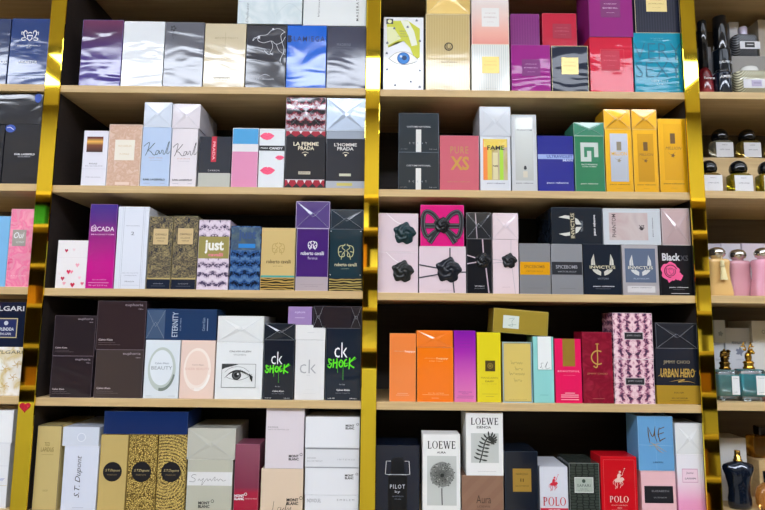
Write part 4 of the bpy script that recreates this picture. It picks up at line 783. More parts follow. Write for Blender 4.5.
f = B('CR', 4, 477, 501, 332.4, mat('#e0d020', .45, .1), 'bright yellow carton with a small dark square emblem', depth=.05); f.quad(.34, .405, .76, .56, '#4a3c14', 'emblem'); f.disc(.55, .482, .12, '#8a7430', inner=.7); f.disc(.55, .482, .06, '#8a7430'); f.text('MANDARIN', .16, .64, .86, .665, '#9a8410'); f.text('DAISY', .34, .69, .7, .715, '#7a6408', .01); small(f, 'eau de parfum', .2, .74, .82, '#9a8410', .012); f.quad(.2, .88, .85, .884, '#9a8410', 'lettering'); f.quad(.35, .915, .7, .919, '#9a8410', 'lettering'); yel = f
f = B('CR', 4, 502.6, 532.2, 342, mat('#d8c06a', .45, .12), 'pale gold carton with a blue border and thin script', depth=.04); f.edge('#8fc0d8', .0013); f.frame(.03, .02, .97, .98, '#2a5a80', .0006)
sc = '#5a4a24'
for (bu, bv, pts) in ((.28, .35, 6), (.42, .45, 4), (.22, .53, 8), (.38, .64, 4)):
    P_ = []
    for j in range(pts * 2 + 1): P_.append((bu + j * .033, bv + (.018 if j % 2 else -.014) - (.03 if j in (0, 5) else 0)))
    f.stroke(P_, .0004, sc, part='lettering')
small(f, 'eau de parfum spray', .2, .95, .8, '#7a6434', .012)
aq = B('CR', 4, 533.2, 554, 336.6, mat('#8fd0cc', .45, .1), 'aqua carton with a long white panel down its upper half', depth=.05); aq.quad(.2, .0, .92, .51, '#6aa8a4'); aq.quad(.23, .0, .89, .5, '#e6e9e8'); aq.stroke([(.5, .40), (.38, .41), (.4, .45), (.34, .47), (.48, .48)], .0006, '#4a5050', part='lettering'); aq.stroke([(.56, .47), (.7, .38), (.62, .45), (.64, .49), (.82, .47)], .0006, '#4a5050', part='lettering'); aq.quad(.3, .88, .7, .884, '#4f9a96', 'lettering')
f = B('CR', 4, 555, 581.8, 338.8, mat('#e41a5c', .45, .15), 'bright pink carton with a gold panel at the top centre', depth=.05); f.quad(.3, 0, .76, .43, ink('#b4903a', .5, .35)); f.text('BEAUTIFUL', .1, .495, .92, .52, '#f6b8c8', .005, spacing=1.3); small(f, 'eau de parfum', .3, .57, .75, '#f08aa6', .013)
for v_ in (.84, .87, .9, .94): f.quad(.2 if v_ > .86 else .35, v_, .86 if v_ > .86 else .72, v_ + .01, '#f6b8c8', 'lettering')
tb = B('CR', 4, 492.2, 547.2, 308.6, mat('#b29a3c', .32, .3, .35), 'olive gold carton lying tilted across the tops of two others', on=[yel, aq], depth=.06, yb=334, tilt=math.radians(4.2))
ca = math.cos(math.radians(4.2)); sa = math.sin(math.radians(4.2))
# its underside line rests on the yellow carton's right corner and on the aqua carton's left corner
xc = (tb.X0 + tb.X1) / 2; zc = max(yel.Z1 + (yel.X1 - xc) * sa / ca, aq.Z1 + (aq.X0 - xc) * sa / ca)
tb.H *= .97; tb.o.location.z = zc + .0006
tb.quad(.18, .25, .47, .8, '#cfd8ce'); tb.stroke([(.28, .4), (.38, .35), (.34, .5), (.36, .7), (.28, .66), (.42, .62)], .0006, '#6a8a84'); tb.edge('#c9b464', .0006)
f = B('CR', 4, 582.6, 613, 332, pat('marble', ['#8e1630', '#7c1028', '#98203a'], S=1.2, wr=.2), 'dark red carton with a large gold monogram', depth=.05)
f.stroke([(.5, .16), (.5, .42), (.46, .5), (.36, .48)], .0020, GOLD); f.disc(.52, .36, .24, GOLD, inner=.84, a0=60, a1=300); f.stroke([(.44, .17), (.56, .17)], .0012, GOLD); f.text('JIMMY CHOO', .14, .575, .82, .605, '#b07a50'); f.quad(.3, .93, .7, .934, '#b06a60', 'lettering')
sn = lambda H: pat('snake', ['#4a3250', '#a8607c', '#dcb0bc', '#eccfd4'], H=H, wr=.15, S=1.5)
j1 = B('CR', 4, 614.2, 654.4, 359.2, sn, 'pink snakeskin carton with a black label, lower of two alike', depth=.055, yb=404); j2 = B('CR', 4, 613, 652.6, 313, sn, 'pink snakeskin carton with a black label, upper of two alike', on=j1, depth=.058, yb=358)
for j in (j1, j2): j.quad(.27, .415, .77, .585, '#c6b6ba'); j.quad(.29, .43, .75, .57, '#1e1e24'); j.text('JIMMY CHOO', .34, .475, .70, .52, '#a8a8ae'); small(j, 'EAU DE PARFUM', .34, .88, .66, '#6a4a58', .016); j.edge('#e6d0d8', .0007)
uh = B('CR', 4, 656.2, 699.4, 348.6, bands([(0, '#a8862a'), (.335, '#1e222e')], wr=.35), 'black and gold carton with gold brush lettering', depth=.06)
uh.text('JIMMY CHOO', .18, .215, .8, .29, '#b0a488', -.005); uh.text('URBAN HERO', .1, .36, .9, .52, GOLD, .02, shear=.15); uh.stroke([(.04, .5), (.3, .42), (.5, .5), (.94, .4)], .0008, GOLD); uh.stroke([(.3, .6), (.5, .57), (.66, .56), (.5, .6), (.74, .59), (.9, .62)], .0014, GOLD, taper=True); uh.text('FOR HIM', .4, .78, .62, .81, '#3a2e0c'); uh.text('EAU DE PARFUM', .34, .88, .7, .9, '#3a2e0c', .01); uh.quad(.3, .93, .74, .935, '#5a4610', 'lettering')
f = B('CR', 4, 655.6, 698.4, 323, mat('#23262e', .3, .8), 'black carton end with creased film beside the right gold strip', on=uh, depth=.06, yb=348, fold=True); f.edge('#7a7c84', .0005)

# lowest shelf
f = B('CR', 5, 375.5, 419.6, 445.4, mat('#121a2c', .4, .1), 'dark navy carton with a printed black flask and silver brackets', depth=.09)
f.poly([(.28, .43), (.72, .43), (.72, 1.0), (.28, 1.0)], '#07090e', 'flask_picture'); f.poly([(.36, .22), (.64, .22), (.66, .42), (.34, .42)], '#090c14', 'flask_picture'); f.disc(.5, .21, .13, '#0b0f18', 'flask_picture', ry=.06)
for sg in (-1, 1): f.stroke([(.5 + sg * .16, .23), (.5 + sg * .26, .23), (.5 + sg * .28, .42), (.5 + sg * .18, .43)], .0012, SILV, sm=False)
f.quad(.3, .42, .7, .43, SILV, 'emblem'); f.text('PILOT', .33, .57, .67, .63, '#c9ced8', .005, spacing=1.3); f.text('by', .44, .655, .56, .7, '#c9ced8'); small(f, 'EAU DE TOILETTE', .38, .74, .64, '#8a92a2', .014); small(f, '100 ML', .44, .78, .58, '#8a92a2', .012)
def loewe(f, sub):
    f.text('LOEWE', .13, .085, .88, (.18 if sub == 'AURA' else .195), '#141414', serif=True); f.text(sub, .38 if len(sub) < 5 else .29, .215, .62 if len(sub) < 5 else .68, (.24 if len(sub) < 5 else .255), '#2a2a2a', .02); f.edge('#f2f2f0', .0004)
f = B('CR', 5, 422.4, 460.4, 434.4, mat('#e8e8e6', .55, .04, coat=.2), 'white carton with a grey picture of a dandelion head', depth=.045, yb=513)
loewe(f, 'AURA'); f.quad(.12, .27, .9, .885, '#c3c7c3', 'dandelion_picture'); f.stroke([(.52, .55), (.51, .7), (.52, .88)], .0022, '#4a4c4a', part='dandelion_picture'); f.disc(.51, .50, .32, '#8a8d8a', 'dandelion_picture', n=60, wob=.015)
rr = random.Random(3); A = f.W / f.H
for q in range(46):
    an = 2 * PI * q / 46 + rr.uniform(-.05, .05); r1 = rr.uniform(.22, .31)
    f.stroke([(.51 + .05 * math.cos(an), .5 + .05 * A * math.sin(an)), (.51 + r1 * math.cos(an), .5 + r1 * A * math.sin(an))], .0005, '#5a5d5a', sm=False, part='dandelion_picture')
for q in range(90):
    an = rr.uniform(0, 2 * PI); ra = rr.choice((.15, .21, .26, .30, .325)) + rr.uniform(-.02, .02)
    f.disc(.51 + ra * math.cos(an), .5 + ra * A * math.sin(an), .018, rr.choice(['#b9bcb7', '#a6a9a5', '#5c5f5c', '#4a4d4a']), 'dandelion_picture', n=6)
f.disc(.51, .5, .05, '#3a3c3a', 'dandelion_picture')
small(f, 'EAU DE PARFUM', .32, .965, .68, '#8a8a88', .01)
br = B('CR', 5, 461.6, 503.6, 475.6, pat('diagonal', ['#94705c', '#906c59'], S=.25, wr=.3, metal=.2), 'bronze brown carton below the fern picture carton', depth=.07); br.text('Aura', .35, .5, .7, .7, '#3a2a20', -.005); small(br, 'LOEWE', .37, .78, .68, '#4a382c', .05); small(br, 'eau de parfum', .38, .87, .62, '#4a382c', .035); br.edge('#a88a74', .0006)
f = B('CR', 5, 466, 503.2, 412.6, mat('#e8e8e6', .55, .04, coat=.2), 'white carton with a grey picture of a curled fern, on the bronze one', on=br, depth=.075)
loewe(f, 'ESENCIA'); f.quad(.13, .33, .88, .8, '#c3c7c3', 'fern_picture')
sp = smooth_pts([(.36, .8), (.42, .68), (.47, .56), (.53, .45), (.62, .385), (.71, .4), (.75, .44), (.73, .48), (.68, .475), (.68, .445)], 4)
f.stroke(sp, .0026, '#3a3d3a', sm=False, part='fern_picture')
for i in range(2, len(sp) - 4, 2):
    (a_, b_), (c_, d_) = sp[i], sp[i + 1]; dx, dy = c_ - a_, (d_ - b_); l_ = math.hypot(dx, dy * 1.6) or 1; ln = .17 * (1 - i / len(sp)) + .03
    for sg in (-1, 1): f.stroke([(a_, b_), (a_ + sg * -dy * 1.6 / l_ * ln * .6, b_ + sg * dx / l_ * ln * .3 - .004), (a_ + sg * -dy * 1.6 / l_ * ln, b_ + sg * dx / l_ * ln * .6 - .014)], .0034, '#3a3d3a', taper=True, part='fern_picture')
f.quad(.3, .93, .8, .933, '#9a9a98', 'lettering')
f = B('CR', 5, 504.8, 538, 451.4, mat('#131b28', .35, .25), 'tall black blue carton with a small gold label', depth=.09); f.quad(.24, .27, .8, .63, ink('#c9a24c', .6, .35)); f.text('NARCISO', .34, .34, .7, .37, '#5a4414'); small(f, 'II', .47, .45, .57, '#5a4414', .05); small(f, 'EAU DE PARFUM', .32, .54, .72, '#5a4414', .02); f.edge('#3a4656', .0005)
def pony(f, cu, cv, s, c):
    A = f.W / f.H; q = lambda L: [(cu + x * s, cv + y * s * A) for x, y in L]
    f.poly(q([(-.55, -.1), (-.3, -.25), (.05, -.22), (.35, -.38), (.55, -.28), (.62, -.05), (.5, -.02), (.42, -.12), (.38, .15), (.1, .22), (-.3, .2), (-.52, .15)]), c, 'pony_emblem')   # horse body, neck and head
    f.stroke(q([(-.45, .1), (-.5, .5), (-.38, .7), (-.5, .98)]), .0010, c, part='pony_emblem'); f.stroke(q([(-.3, .15), (-.2, .5), (-.3, .9)]), .0010, c, part='pony_emblem'); f.stroke(q([(.3, .1), (.45, .35), (.3, .6)]), .0010, c, part='pony_emblem'); f.stroke(q([(.2, .15), (.22, .5), (.1, .85)]), .0010, c, part='pony_emblem'); f.stroke(q([(-.55, -.05), (-.72, .15), (-.68, .45)]), .0008, c, part='pony_emblem')
    f.poly(q([(-.25, -.2), (-.2, -.65), (0, -.85), (.2, -.7), (.15, -.25)]), c, 'pony_emblem'); f.disc(cu + .12 * s, cv - .98 * s * A, .14 * s, c, 'pony_emblem')   # rider
    f.stroke(q([(.1, -.65), (.35, -.6), (.45, -.9)]), .0010, c, part='pony_emblem'); f.stroke(q([(.4, -.75), (.68, -1.4)]), .0006, c, sm=False, part='pony_emblem'); f.stroke(q([(.6, -1.42), (.76, -1.38)]), .0010, c, sm=False, part='pony_emblem')
    f.stroke(q([(0, -.2), (.12, .25), (.02, .4)]), .0012, c, part='pony_emblem')
f = B('CR', 5, 539.8, 568, 466.6, mat('#d6d9e2', .45, .1), 'white carton with a red polo rider and a red lower band', depth=.09, yb=513); pony(f, .5, .36, .24, '#d0283c'); f.text('POLO', .1, .62, .92, .79, '#c41e34', serif=True); f.quad(0, .84, 1, .92, '#cc1f36'); f.text('RED WHITE', .3, .865, .7, .895, WHT, .01); f.text('RALPH LAUREN', .1, .94, .92, .97, '#d04a58'); f.edge('#c9ccd6', .0005)
f = B('CR', 5, 569.4, 599.6, 463, pat('croc', ['#191b1c', '#38403a'], S=.9, wr=.2), 'grey green crocodile textured carton with a silver label', depth=.08); f.quad(.17, .27, .8, .56, '#d2d6d2'); f.quad(.19, .285, .78, .545, '#a8b2a8'); f.disc(.48, .34, .06, '#3a4a40'); f.text('SAFARI', .26, .4, .7, .45, '#3a4440', .005, spacing=1.2); small(f, 'FOR MEN', .36, .49, .6, '#4a544e', .02); small(f, 'RALPH LAUREN', .28, .525, .68, '#4a544e', .015); f.edge('#8a908c', .0007)
f = B('CR', 5, 601, 637.6, 456.6, mat('#c8101e', .42, .15), 'red carton with a pale polo rider emblem', depth=.055); pony(f, .5, .4, .23, '#e6c0b8'); f.text('POLO', .22, .66, .74, .76, '#ecd0c8', serif=True); small(f, 'RALPH LAUREN', .27, .81, .7, '#e0a8a0', .018); small(f, 'RED', .43, .855, .55, '#e0a8a0', .022); f.quad(.26, .89, .7, .955, '#e0b8b4'); f.frame(.07, .05, .93, 1, '#e05a5c', .0005)
pl = B('CR', 5, 641.6, 676, 470.8, mat('#e8b9bf', .45, .1), 'pale pink carton with a black rectangular label', depth=.06); pl.quad(.08, .33, .92, .7, '#1a1a20'); pl.text('ELIZABETH', .3, .42, .8, .46, '#8a8a90'); small(pl, 'EAU DE PARFUM', .35, .58, .72, '#8a8a90', .03); pl.edge('#f0ced2', .0006)
f = B('CR', 5, 638, 673.4, 416.2, mat('#679fce', .45, .12), 'sky blue carton with scratched gold lettering, on the pale pink one', on=pl, depth=.055)
me = '#7a5c20'
for p_ in ([(.33, .5), (.3, .33), (.29, .19)], [(.3, .2), (.42, .38), (.5, .2)], [(.5, .18), (.48, .34), (.54, .48)], [(.62, .2), (.58, .34), (.64, .48)], [(.6, .24), (.76, .2)], [(.56, .34), (.74, .3)], [(.6, .46), (.78, .4)]): f.stroke(p_, .0020, '#5e4818', taper=True)
for p_ in ([(.3, .46), (.55, .56), (.8, .66)], [(.32, .55), (.6, .5)], [(.44, .52), (.56, .62), (.7, .68)]): f.stroke(p_, .0011, '#b89a50', taper=True)
f.stroke([(0, .53), (1, .545)], .0004, '#94bcd9', sm=False, part='crease'); f.stroke([(.5, 0), (.5, 1)], .0003, '#88b4d6', sm=False, part='crease'); f.text('LANVIN', .4, .83, .68, .86, '#34587c', .01, spacing=1.2); f.edge('#8fbada', .0006)
lv = B('CR', 5, 677.6, 705.4, 454.4, grad([(0, '#e890b8'), (.25, '#eaa0c4'), (.55, '#ecd4e0'), (.75, '#e6e4ea')], wr=.1), 'white to pink carton with a small pink framed label', depth=.06); lv.quad(.18, .23, .76, .45, '#c890b0'); lv.quad(.195, .24, .745, .44, '#e8cbd9'); lv.text('Jeanne', .32, .275, .6, .325, '#7a4a6a', shear=.3); lv.text('LANVIN', .28, .37, .68, .40, '#4a3a4a', .01); lv.disc(.5, .93, .08, '#1e1e24', wob=.3)
f = B('CR', 5, 675.2, 703.4, 423.4, mat('#dddfe0', .4, .5), 'white film wrapped carton end beside the right gold strip', on=lv, depth=.07, yb=453, fold=True); f.edge('#eceeee', .0006)
for f in ALL: f.done()
# ------------------------------------------------------------------ the wall of shelving (one built-in unit)
OAK = wood('pale_oak', '#bfa070', '#d2b684'); DARK = wood('dark_wenge', '#2c2522', '#362d29'); BRN = wood('brown_oak_back', '#5c5040', '#6c5e4a')  # backs darker in the middle bays than in the outer two
g_ = N('gold_mirror'); g_.b.inputs['Base Color'].default_value = lin('#fbe045'); g_.b.inputs['Metallic'].default_value = 1.0; g_.b.inputs['Roughness'].default_value = 0.03
n1 = g_.n('ShaderNodeTexNoise', Scale=9.0, Detail=1.0); g_.l(g_.coord((1, 1, .5)), n1.inputs['Vector']); bp = g_.n('ShaderNodeBump', Strength=0.05, Distance=0.004); g_.l(n1.outputs[0], bp.inputs['Height']); g_.l(bp.outputs[0], g_.b.inputs['Normal'])
GM = g_.m
DEP, TH = 0.235, 0.0155
unit = empty('display_shelving', (0, .1, 0)); tag(unit, 'pale wooden wall shelving with gold mirrored strips, holding all the perfumes', 'shelving')
def up(name, bm, m): o = link(name, bm, m); o.parent = unit; o.matrix_parent_inverse = Matrix.Translation((0, -.1, 0)); return o
TOPZ = SH['CL', 0] + (SH['CL', 0] - SH['CL', 1]); BOTZ = SH['CL', 5] - .26
for b, (x0, x1) in BX.items():
    for r in range(0, 6):
        bm = bmesh.new(); box_bm(bm, x0, x1, 0, DEP, SH[b, r] - TH, SH[b, r], 0, .0008); up('shelf_board', bm, OAK)
    bm = bmesh.new(); box_bm(bm, x0, x1, 0, DEP, TOPZ - TH, TOPZ, 0, .0008); up('shelf_board', bm, OAK)
    bm = bmesh.new(); box_bm(bm, x0, x1, DEP, DEP + .012, .08, TOPZ, 0); up('back_panel', bm, {'L': BRN, 'R': BRN}.get(b, DARK))
    bm = bmesh.new(); box_bm(bm, x0 + .002, x1 - .002, .004, .022, .1, SH[b, 5] - TH - .2, 0, .001); up('cupboard_door', bm, OAK)
    bm = bmesh.new(); box_bm(bm, x0, x1, .02, DEP, SH[b, 5] - TH - .2, SH[b, 5] - TH - .185, 0); up('shelf_board', bm, OAK)
for i, x in enumerate(MID):
    bm = bmesh.new(); box_bm(bm, x - .0105, x + .0105, .0005, DEP, .08, TOPZ, 0); up('divider_panel', bm, DARK)
    bm = bmesh.new(); box_bm(bm, TR[i][0], TR[i][1], -.0045, -.0003, .08, TOPZ + .01, 0, .0006); up('gold_strip', bm, GM)
for x in (XL - .012, XR + .012):
    bm = bmesh.new(); box_bm(bm, x - .0115, x + .0115, 0, DEP, .08, TOPZ, 0); up('divider_panel', bm, DARK)
bm = bmesh.new(); box_bm(bm, XL, XR, .03, DEP, 0.0, .08, 0); up('plinth', bm, DARK)
# red heart sticker on the left strip
hx, hz = wx(24.8, 407, -.005); bm = bmesh.new(); pts = []
for i in range(36):
    t = 2 * PI * i / 36; pts.append((.0105 * math.sin(t) ** 3, (13 * math.cos(t) - 5 * math.cos(2 * t) - 2 * math.cos(3 * t) - math.cos(4 * t)) / 16 * .0105))
a = [bm.verts.new((x, -.0012, z)) for x, z in pts]; b = [bm.verts.new((x, 0, z)) for x, z in pts]; bm.faces.new(a); bm.faces.new(b[::-1])
for i in range(36): bm.faces.new((a[i], a[(i + 1) % 36], b[(i + 1) % 36], b[i]))
tag(link('heart_sticker', bm, pat('marble', ['#c81430', '#a80f26', '#d83048'], S=6, wr=.1), loc=(hx, -.0048, hz)), 'small glittery red heart sticker on the left gold strip', 'sticker')

# ------------------------------------------------------------------ bottles of the right edge bay
GR = {r: 'perfume bottles ' + WHERE[r] + ', right edge bay' for r in range(1, 6)}
def place(px, row, Y): # x from the measured column at the shelf, standing on the board
    x, _ = wx(px, ROWY['R'][row - 1] - 8 if row < 5 else 500, Y); return x, SH['R', row] + .0003
BC = mat('#0b0d12', .25, 0, 0, 1, .04); SC = mat('#d8d4cc', .15, 0, .95, 0); GC = mat('#cba14a', .2, 0, .95, 0)
def label_card(x0, x1, z0, z1, y, m, lines, ink_c, parent, curve=0.0, fit=.7):
    bm = bmesh.new(); box_bm(bm, x0, x1, y - .0006, y, z0, z1, 0); link('label', bm, m, parent)
    if lines:
        bm = bmesh.new()
        for (t, v, h, w) in lines:
            vs, fs = text_shape(t); cx = (x0 + x1) / 2; ww = (x1 - x0) * w
            V = [bm.verts.new((cx - ww / 2 + a * ww, y - .0009, z0 + (z1 - z0) * (v + (b - .5) * h))) for a, b in vs]
            for f in fs:
                try: bm.faces.new([V[i] for i in f])
                except ValueError: pass
        link('lettering', bm, ink(ink_c), parent, normals=False)

# top shelf: red bottle, black flacons, striped flacons, cartons behind
x, z = place(705, 1, .05); RT = wx(705, 21, .05)[1] - z; t = empty('perfume_bottle', (x, .05, z)); tag(t, 'dark red cone shaped bottle with a tall black cap beside the right gold strip', 'perfume bottle', GR[1])
bm = bmesh.new(); lathe_bm(bm, [(0, 0), (.0165, 0), (.0175, .003), (.017, .04), (.014, .062), (.008, .074), (0, .074)]); link('bottle_body', bm, lambda_m) if False else link('bottle_body', bm, pat('gradient', [(0, '#d05a5a'), (.35, '#7a0f18'), (1, '#5a0812')], H=.074, wr=0, coat=1), t)
bm = bmesh.new(); lathe_bm(bm, [(0, .074), (.009, .074), (.0095, RT - .004), (.007, RT), (0, RT)]); link('cap', bm, BC, t)
bm = bmesh.new()
vs, fs = text_shape('Extreme'); V = [bm.verts.new((-.011 + a * .022, -.0186, .042 + b * .006)) for a, b in vs]
for f in fs: bm.faces.new([V[i] for i in f])
link('lettering', bm, ink(WHT), t, normals=False)
def flacon(px, row, Y, z_add, h, r, cap_h, lab, word, col='#0f1822'):
    x, z = place(px, row, Y); z += z_add
    t = empty('perfume_bottle', (x, Y, z)); tag(t, lab, 'perfume bottle', GR[row])
    bm = bmesh.new(); lathe_bm(bm, [(0, 0), (r * .96, 0), (r, .002), (r, h - .004), (r * .92, h), (0, h)], seg=40); link('bottle_body', bm, mat(col, .2, 0, .2, 1, .05), t)
    bm = bmesh.new(); lathe_bm(bm, [(0, h), (r * .72, h), (r * .74, h + .002), (r * .74, h + cap_h - .002), (r * .68, h + cap_h), (0, h + cap_h)], seg=32); link('cap', bm, BC, t)
    if word:
        bm = bmesh.new(); vs, fs = text_shape(word, .01)
        V = [bm.verts.new((math.sin((a - .5) * 1.5) * (r + .0004), -math.cos((a - .5) * 1.5) * (r + .0004), h * .72 + b * .006)) for a, b in vs]
        for f in fs:
            try: bm.faces.new([V[i] for i in f])
            except ValueError: pass
        link('lettering', bm, ink(WHT), t, normals=False)
    return t
f1 = flacon(722.5, 1, .04, 0, .058, .0185, .006, 'short black flacon with white lettering at the front of the top shelf', 'AMBER', '#121c2c')
FT = wx(722, 18, .085)[1] - SH['R', 1]; f2 = flacon(723, 1, .085, 0, FT * .62, .0205, FT * .38, 'tall black spray flacon with white lettering behind the short one', 'SAUVAGE')
def striped(px, Y, z_add, lab, light, w=.062, h=.050, cap=True):
    x, z = place(px, 1, Y); z += z_add
    t = empty('perfume_bottle', (x, Y, z)); tag(t, lab, 'perfume bottle', GR[1])
    bm = bmesh.new(); loft_bm(bm, [rrect(w, .034, .014, 0), rrect(w, .034, .014, h - .004), rrect(w * .94, .030, .013, h)])
    cols = ['#14161c', '#7c8088'] if not light else ['#77745f', '#cfccae']
    link('bottle_body', bm, pat('diagonal', cols, S=1.4, wr=0, coat=1), t)
    bm = bmesh.new(); box_bm(bm, -w * .34, w * .5 - .001, -.0178, -.0172, h * .34, h * .66, 0); link('label', bm, mat('#d6d8de', .5, 0, 0, 0), t)
    bm = bmesh.new(); box_bm(bm, -.008, .014, -.0184, -.0179, h * .40, h * .62, 0); link('badge', bm, mat('#1a1c20' if not light else '#b6aecb', .4, 0, 0, 0), t)
    bm = bmesh.new(); box_bm(bm, -.004, .011, -.0188, -.0185, h * .5, h * .53, 0); link('badge_lettering', bm, mat('#c6c8cc' if not light else '#8a84a4', .4, 0, 0, 0), t)
    if cap:
        bm = bmesh.new(); lathe_bm(bm, [(0, h), (.009, h), (.0095, h + .002), (.0095, h + .021), (.008, h + .023), (0, h + .023)]); link('cap', bm, mat('#b6b0c4', .3, 0, .3, 0), t)
    else:
        bm = bmesh.new(); lathe_bm(bm, [(0, h), (.020, h), (.021, h + .002), (.017, h + .012), (.007, h + .016), (0, h + .016)], sy=.7); link('cap', bm, mat('#dcdcd8', .3, 0, 0, .8), t)
    return t
striped(750, .045, 0, 'cream striped flacon with a white label and pale cap, in front', True, .075, .062, False)
# riser under the rear black striped flacon
rx, rz = place(745, 1, .095); RZ1 = wx(746, 57, .083)[1] - SH['R', 1]; bm = bmesh.new(); box_bm(bm, rx - .04, rx + .09, .078, .125, SH['R', 1] + .0003, SH['R', 1] + RZ1, 0, .001)
tag(link('display_riser', bm, mat('#8f8c88', .5, 0, 0, 0)), 'small grey block under the black striped flacon', 'display block')
striped(746, .10, RZ1 + .0004, 'black diagonal striped flacon with a lilac cap, raised at the back', False, .056, .056, True)
def back_box(row, px0, px1, ytop, Y, m, lab, d=.05, on=None):
    f = Face('R', row, px0, px1, ytop, m, lab, on=on, yf=Y, depth=d); return f
f = back_box(1, 731, 741, 22, .14, mat('#c9cad0', .5, .05), 'narrow pale grey carton behind the black striped flacon'); f.edge('#d8d8de', .0004); f.done()
f = back_box(1, 700, 712, 47, .11, mat('#cdccd0', .5, .05), 'small white carton behind the red bottle'); f.edge('#d8d8de', .0004); f.done()
f = back_box(1, 760, 796, 20, .14, mat('#b9b2a8', .5, .05), 'large beige carton at the right frame edge behind the striped flacons'); f.edge('#d8d2c8', .0004); f.done()

# second shelf: squat flacons with round black caps, the back ones on a wooden step
RS = wx(735, 159, .088)[1] - SH['R', 2]
x0, _ = wx(706, 180, .09); bm = bmesh.new(); box_bm(bm, MID[2] + .0125, XR - .01, .078, .16, SH['R', 2] + .0003, SH['R', 2] + RS, 0, .001)
tag(link('wooden_step', bm, OAK), 'low oak step lifting the back row of round capped flacons', 'display step')
def squat(px, Y, zz, lab, liquid, text=True):
    x, _ = wx(px, 170, Y); t = empty('perfume_bottle', (x, Y, zz)); tag(t, lab, 'perfume bottle', GR[2])
    W, h = .0435, .043
    bm = bmesh.new(); loft_bm(bm, [rrect(W, .034, .011, 0), rrect(W, .034, .011, h - .003), rrect(W * .9, .031, .011, h)]); link('glass_bottle', bm, glassy(liquid, .02, .75), t)
    label_card(-W * .44, W * .44, .004, h - .005, -.0172, mat('#dcdce0', .6, 0, 0, 0), [('BYREDO', .82, .06, .3), ('SUPER CEDAR', .5, .07, .6)], '#5a5a66', t)
    bm = bmesh.new(); lathe_bm(bm, [(0, h), (.007, h), (.0075, h + .004), (0, h + .004)], seg=24); link('collar', bm, SC, t)
    bm = bmesh.new(); lathe_bm(bm, [(0, h + .004), (.0155, h + .004), (.0175, h + .009), (.0178, h + .013), (.0165, h + .020), (.0125, h + .0265), (.0065, h + .0302), (0, h + .0312)], seg=36); link('cap', bm, BC, t)
for px, lq, lb in ((708, '#b8963a', 'half hidden squat amber flacon beside the right gold strip, front row'), (738, '#a89a1c', 'squat yellow green flacon with round black cap, middle of the front row'), (767, '#a89a1c', 'squat yellow green flacon cut off by the frame, front row')):
    squat(px, .035, SH['R', 2] + .0004, lb, lq)
for px, lq, lb in ((721.5, '#c9c4b0', 'squat clear flacon on the wooden step, left one'), (749, '#b09a50', 'squat amber flacon on the wooden step, right one'), (777, '#b09a50', 'squat flacon on the wooden step, cut off by the frame')):
    squat(px, .105, SH['R', 2] + RS + .0006, lb, lq)

# third shelf: waisted flacons with silver domes and tassels
def waisted(px, Y, col, lab, tassel=None):
    x, z = place(px, 3, Y); t = empty('perfume_bottle', (x, Y, z)); tag(t, lab, 'perfume bottle', GR[3])
    bm = bmesh.new(); S_ = []
    for zz, w in ((0, .052), (.004, .054), (.018, .0515), (.035, .0465), (.05, .044), (.062, .045), (.072, .0475), (.0765, .046), (.079, .040)):
        S_.append(rrect(w, .030 * (w / .05), .010, zz, n=6))
    loft_bm(bm, S_); link('bottle_body', bm, mat(col, .3, 0, 0, 1, .05), t)
    bm = bmesh.new(); lathe_bm(bm, [(0, .079), (.011, .079), (.011, .083), (.015, .085), (.017, .090), (.0165, .096), (.012, .102), (.005, .1045), (0, .105)], seg=36); link('cap', bm, SC, t)
    if tassel:
        bm = bmesh.new(); rr_ = random.Random(5)
        lathe_bm(bm, [(0, .075), (.0035, .0745), (.0045, .071), (.0035, .067), (.0055, .064), (.0038, .060), (0, .060)], cy=-.0185, seg=16)
        for q in range(22):
            a = 2 * PI * q / 22; r0, r1 = .003, .0068; 
            P0 = Vector((r0 * math.cos(a), -.0195 + r0 * .6 * math.sin(a), .061)); P1 = Vector((r1 * math.cos(a), -.0215 + r1 * .6 * math.sin(a), .034 + rr_.uniform(-.001, .001)))
            d = .0009
            vs_ = [bm.verts.new(P + Vector(o)) for P in (P0, P1) for o in ((-d, -d, 0), (d, -d, 0), (d, d, 0), (-d, d, 0))]
            for k in range(4): bm.faces.new((vs_[k], vs_[(k + 1) % 4], vs_[4 + (k + 1) % 4], vs_[4 + k]))
            bm.faces.new(vs_[4:8])
        lathe_bm(bm, [(.0008, .074), (.0008, .083)], cy=-.0175, seg=8)
        link('tassel', bm, mat(tassel, .8, 0, 0, 0), t)
waisted(718.5, .045, '#e6bd7a', 'honey yellow waisted flacon with a silver dome and cream tassel', '#e6d9a8')
waisted(739.5, .075, '#d8a0ac', 'dusty pink waisted flacon without a tassel, between two tasselled ones')
waisted(765, .045, '#e8a9bf', 'pale pink waisted flacon with a pink tassel at the right frame edge', '#f2a0bc')
for a, b, c, lb in ((706, 722, '#d6d2de', 'white lilac carton behind the honey yellow flacon'), (722.5, 742, '#d9d6e0', 'white lilac carton behind the dusty pink flacon'), (743, 775, '#dcd2dc', 'pinkish white carton behind the pale pink flacon')):
    f = back_box(3, a, b, 243.5, .115, mat(c, .5, .05), lb, d=.06); f.edge('#c2bccc', .0004); f.done()

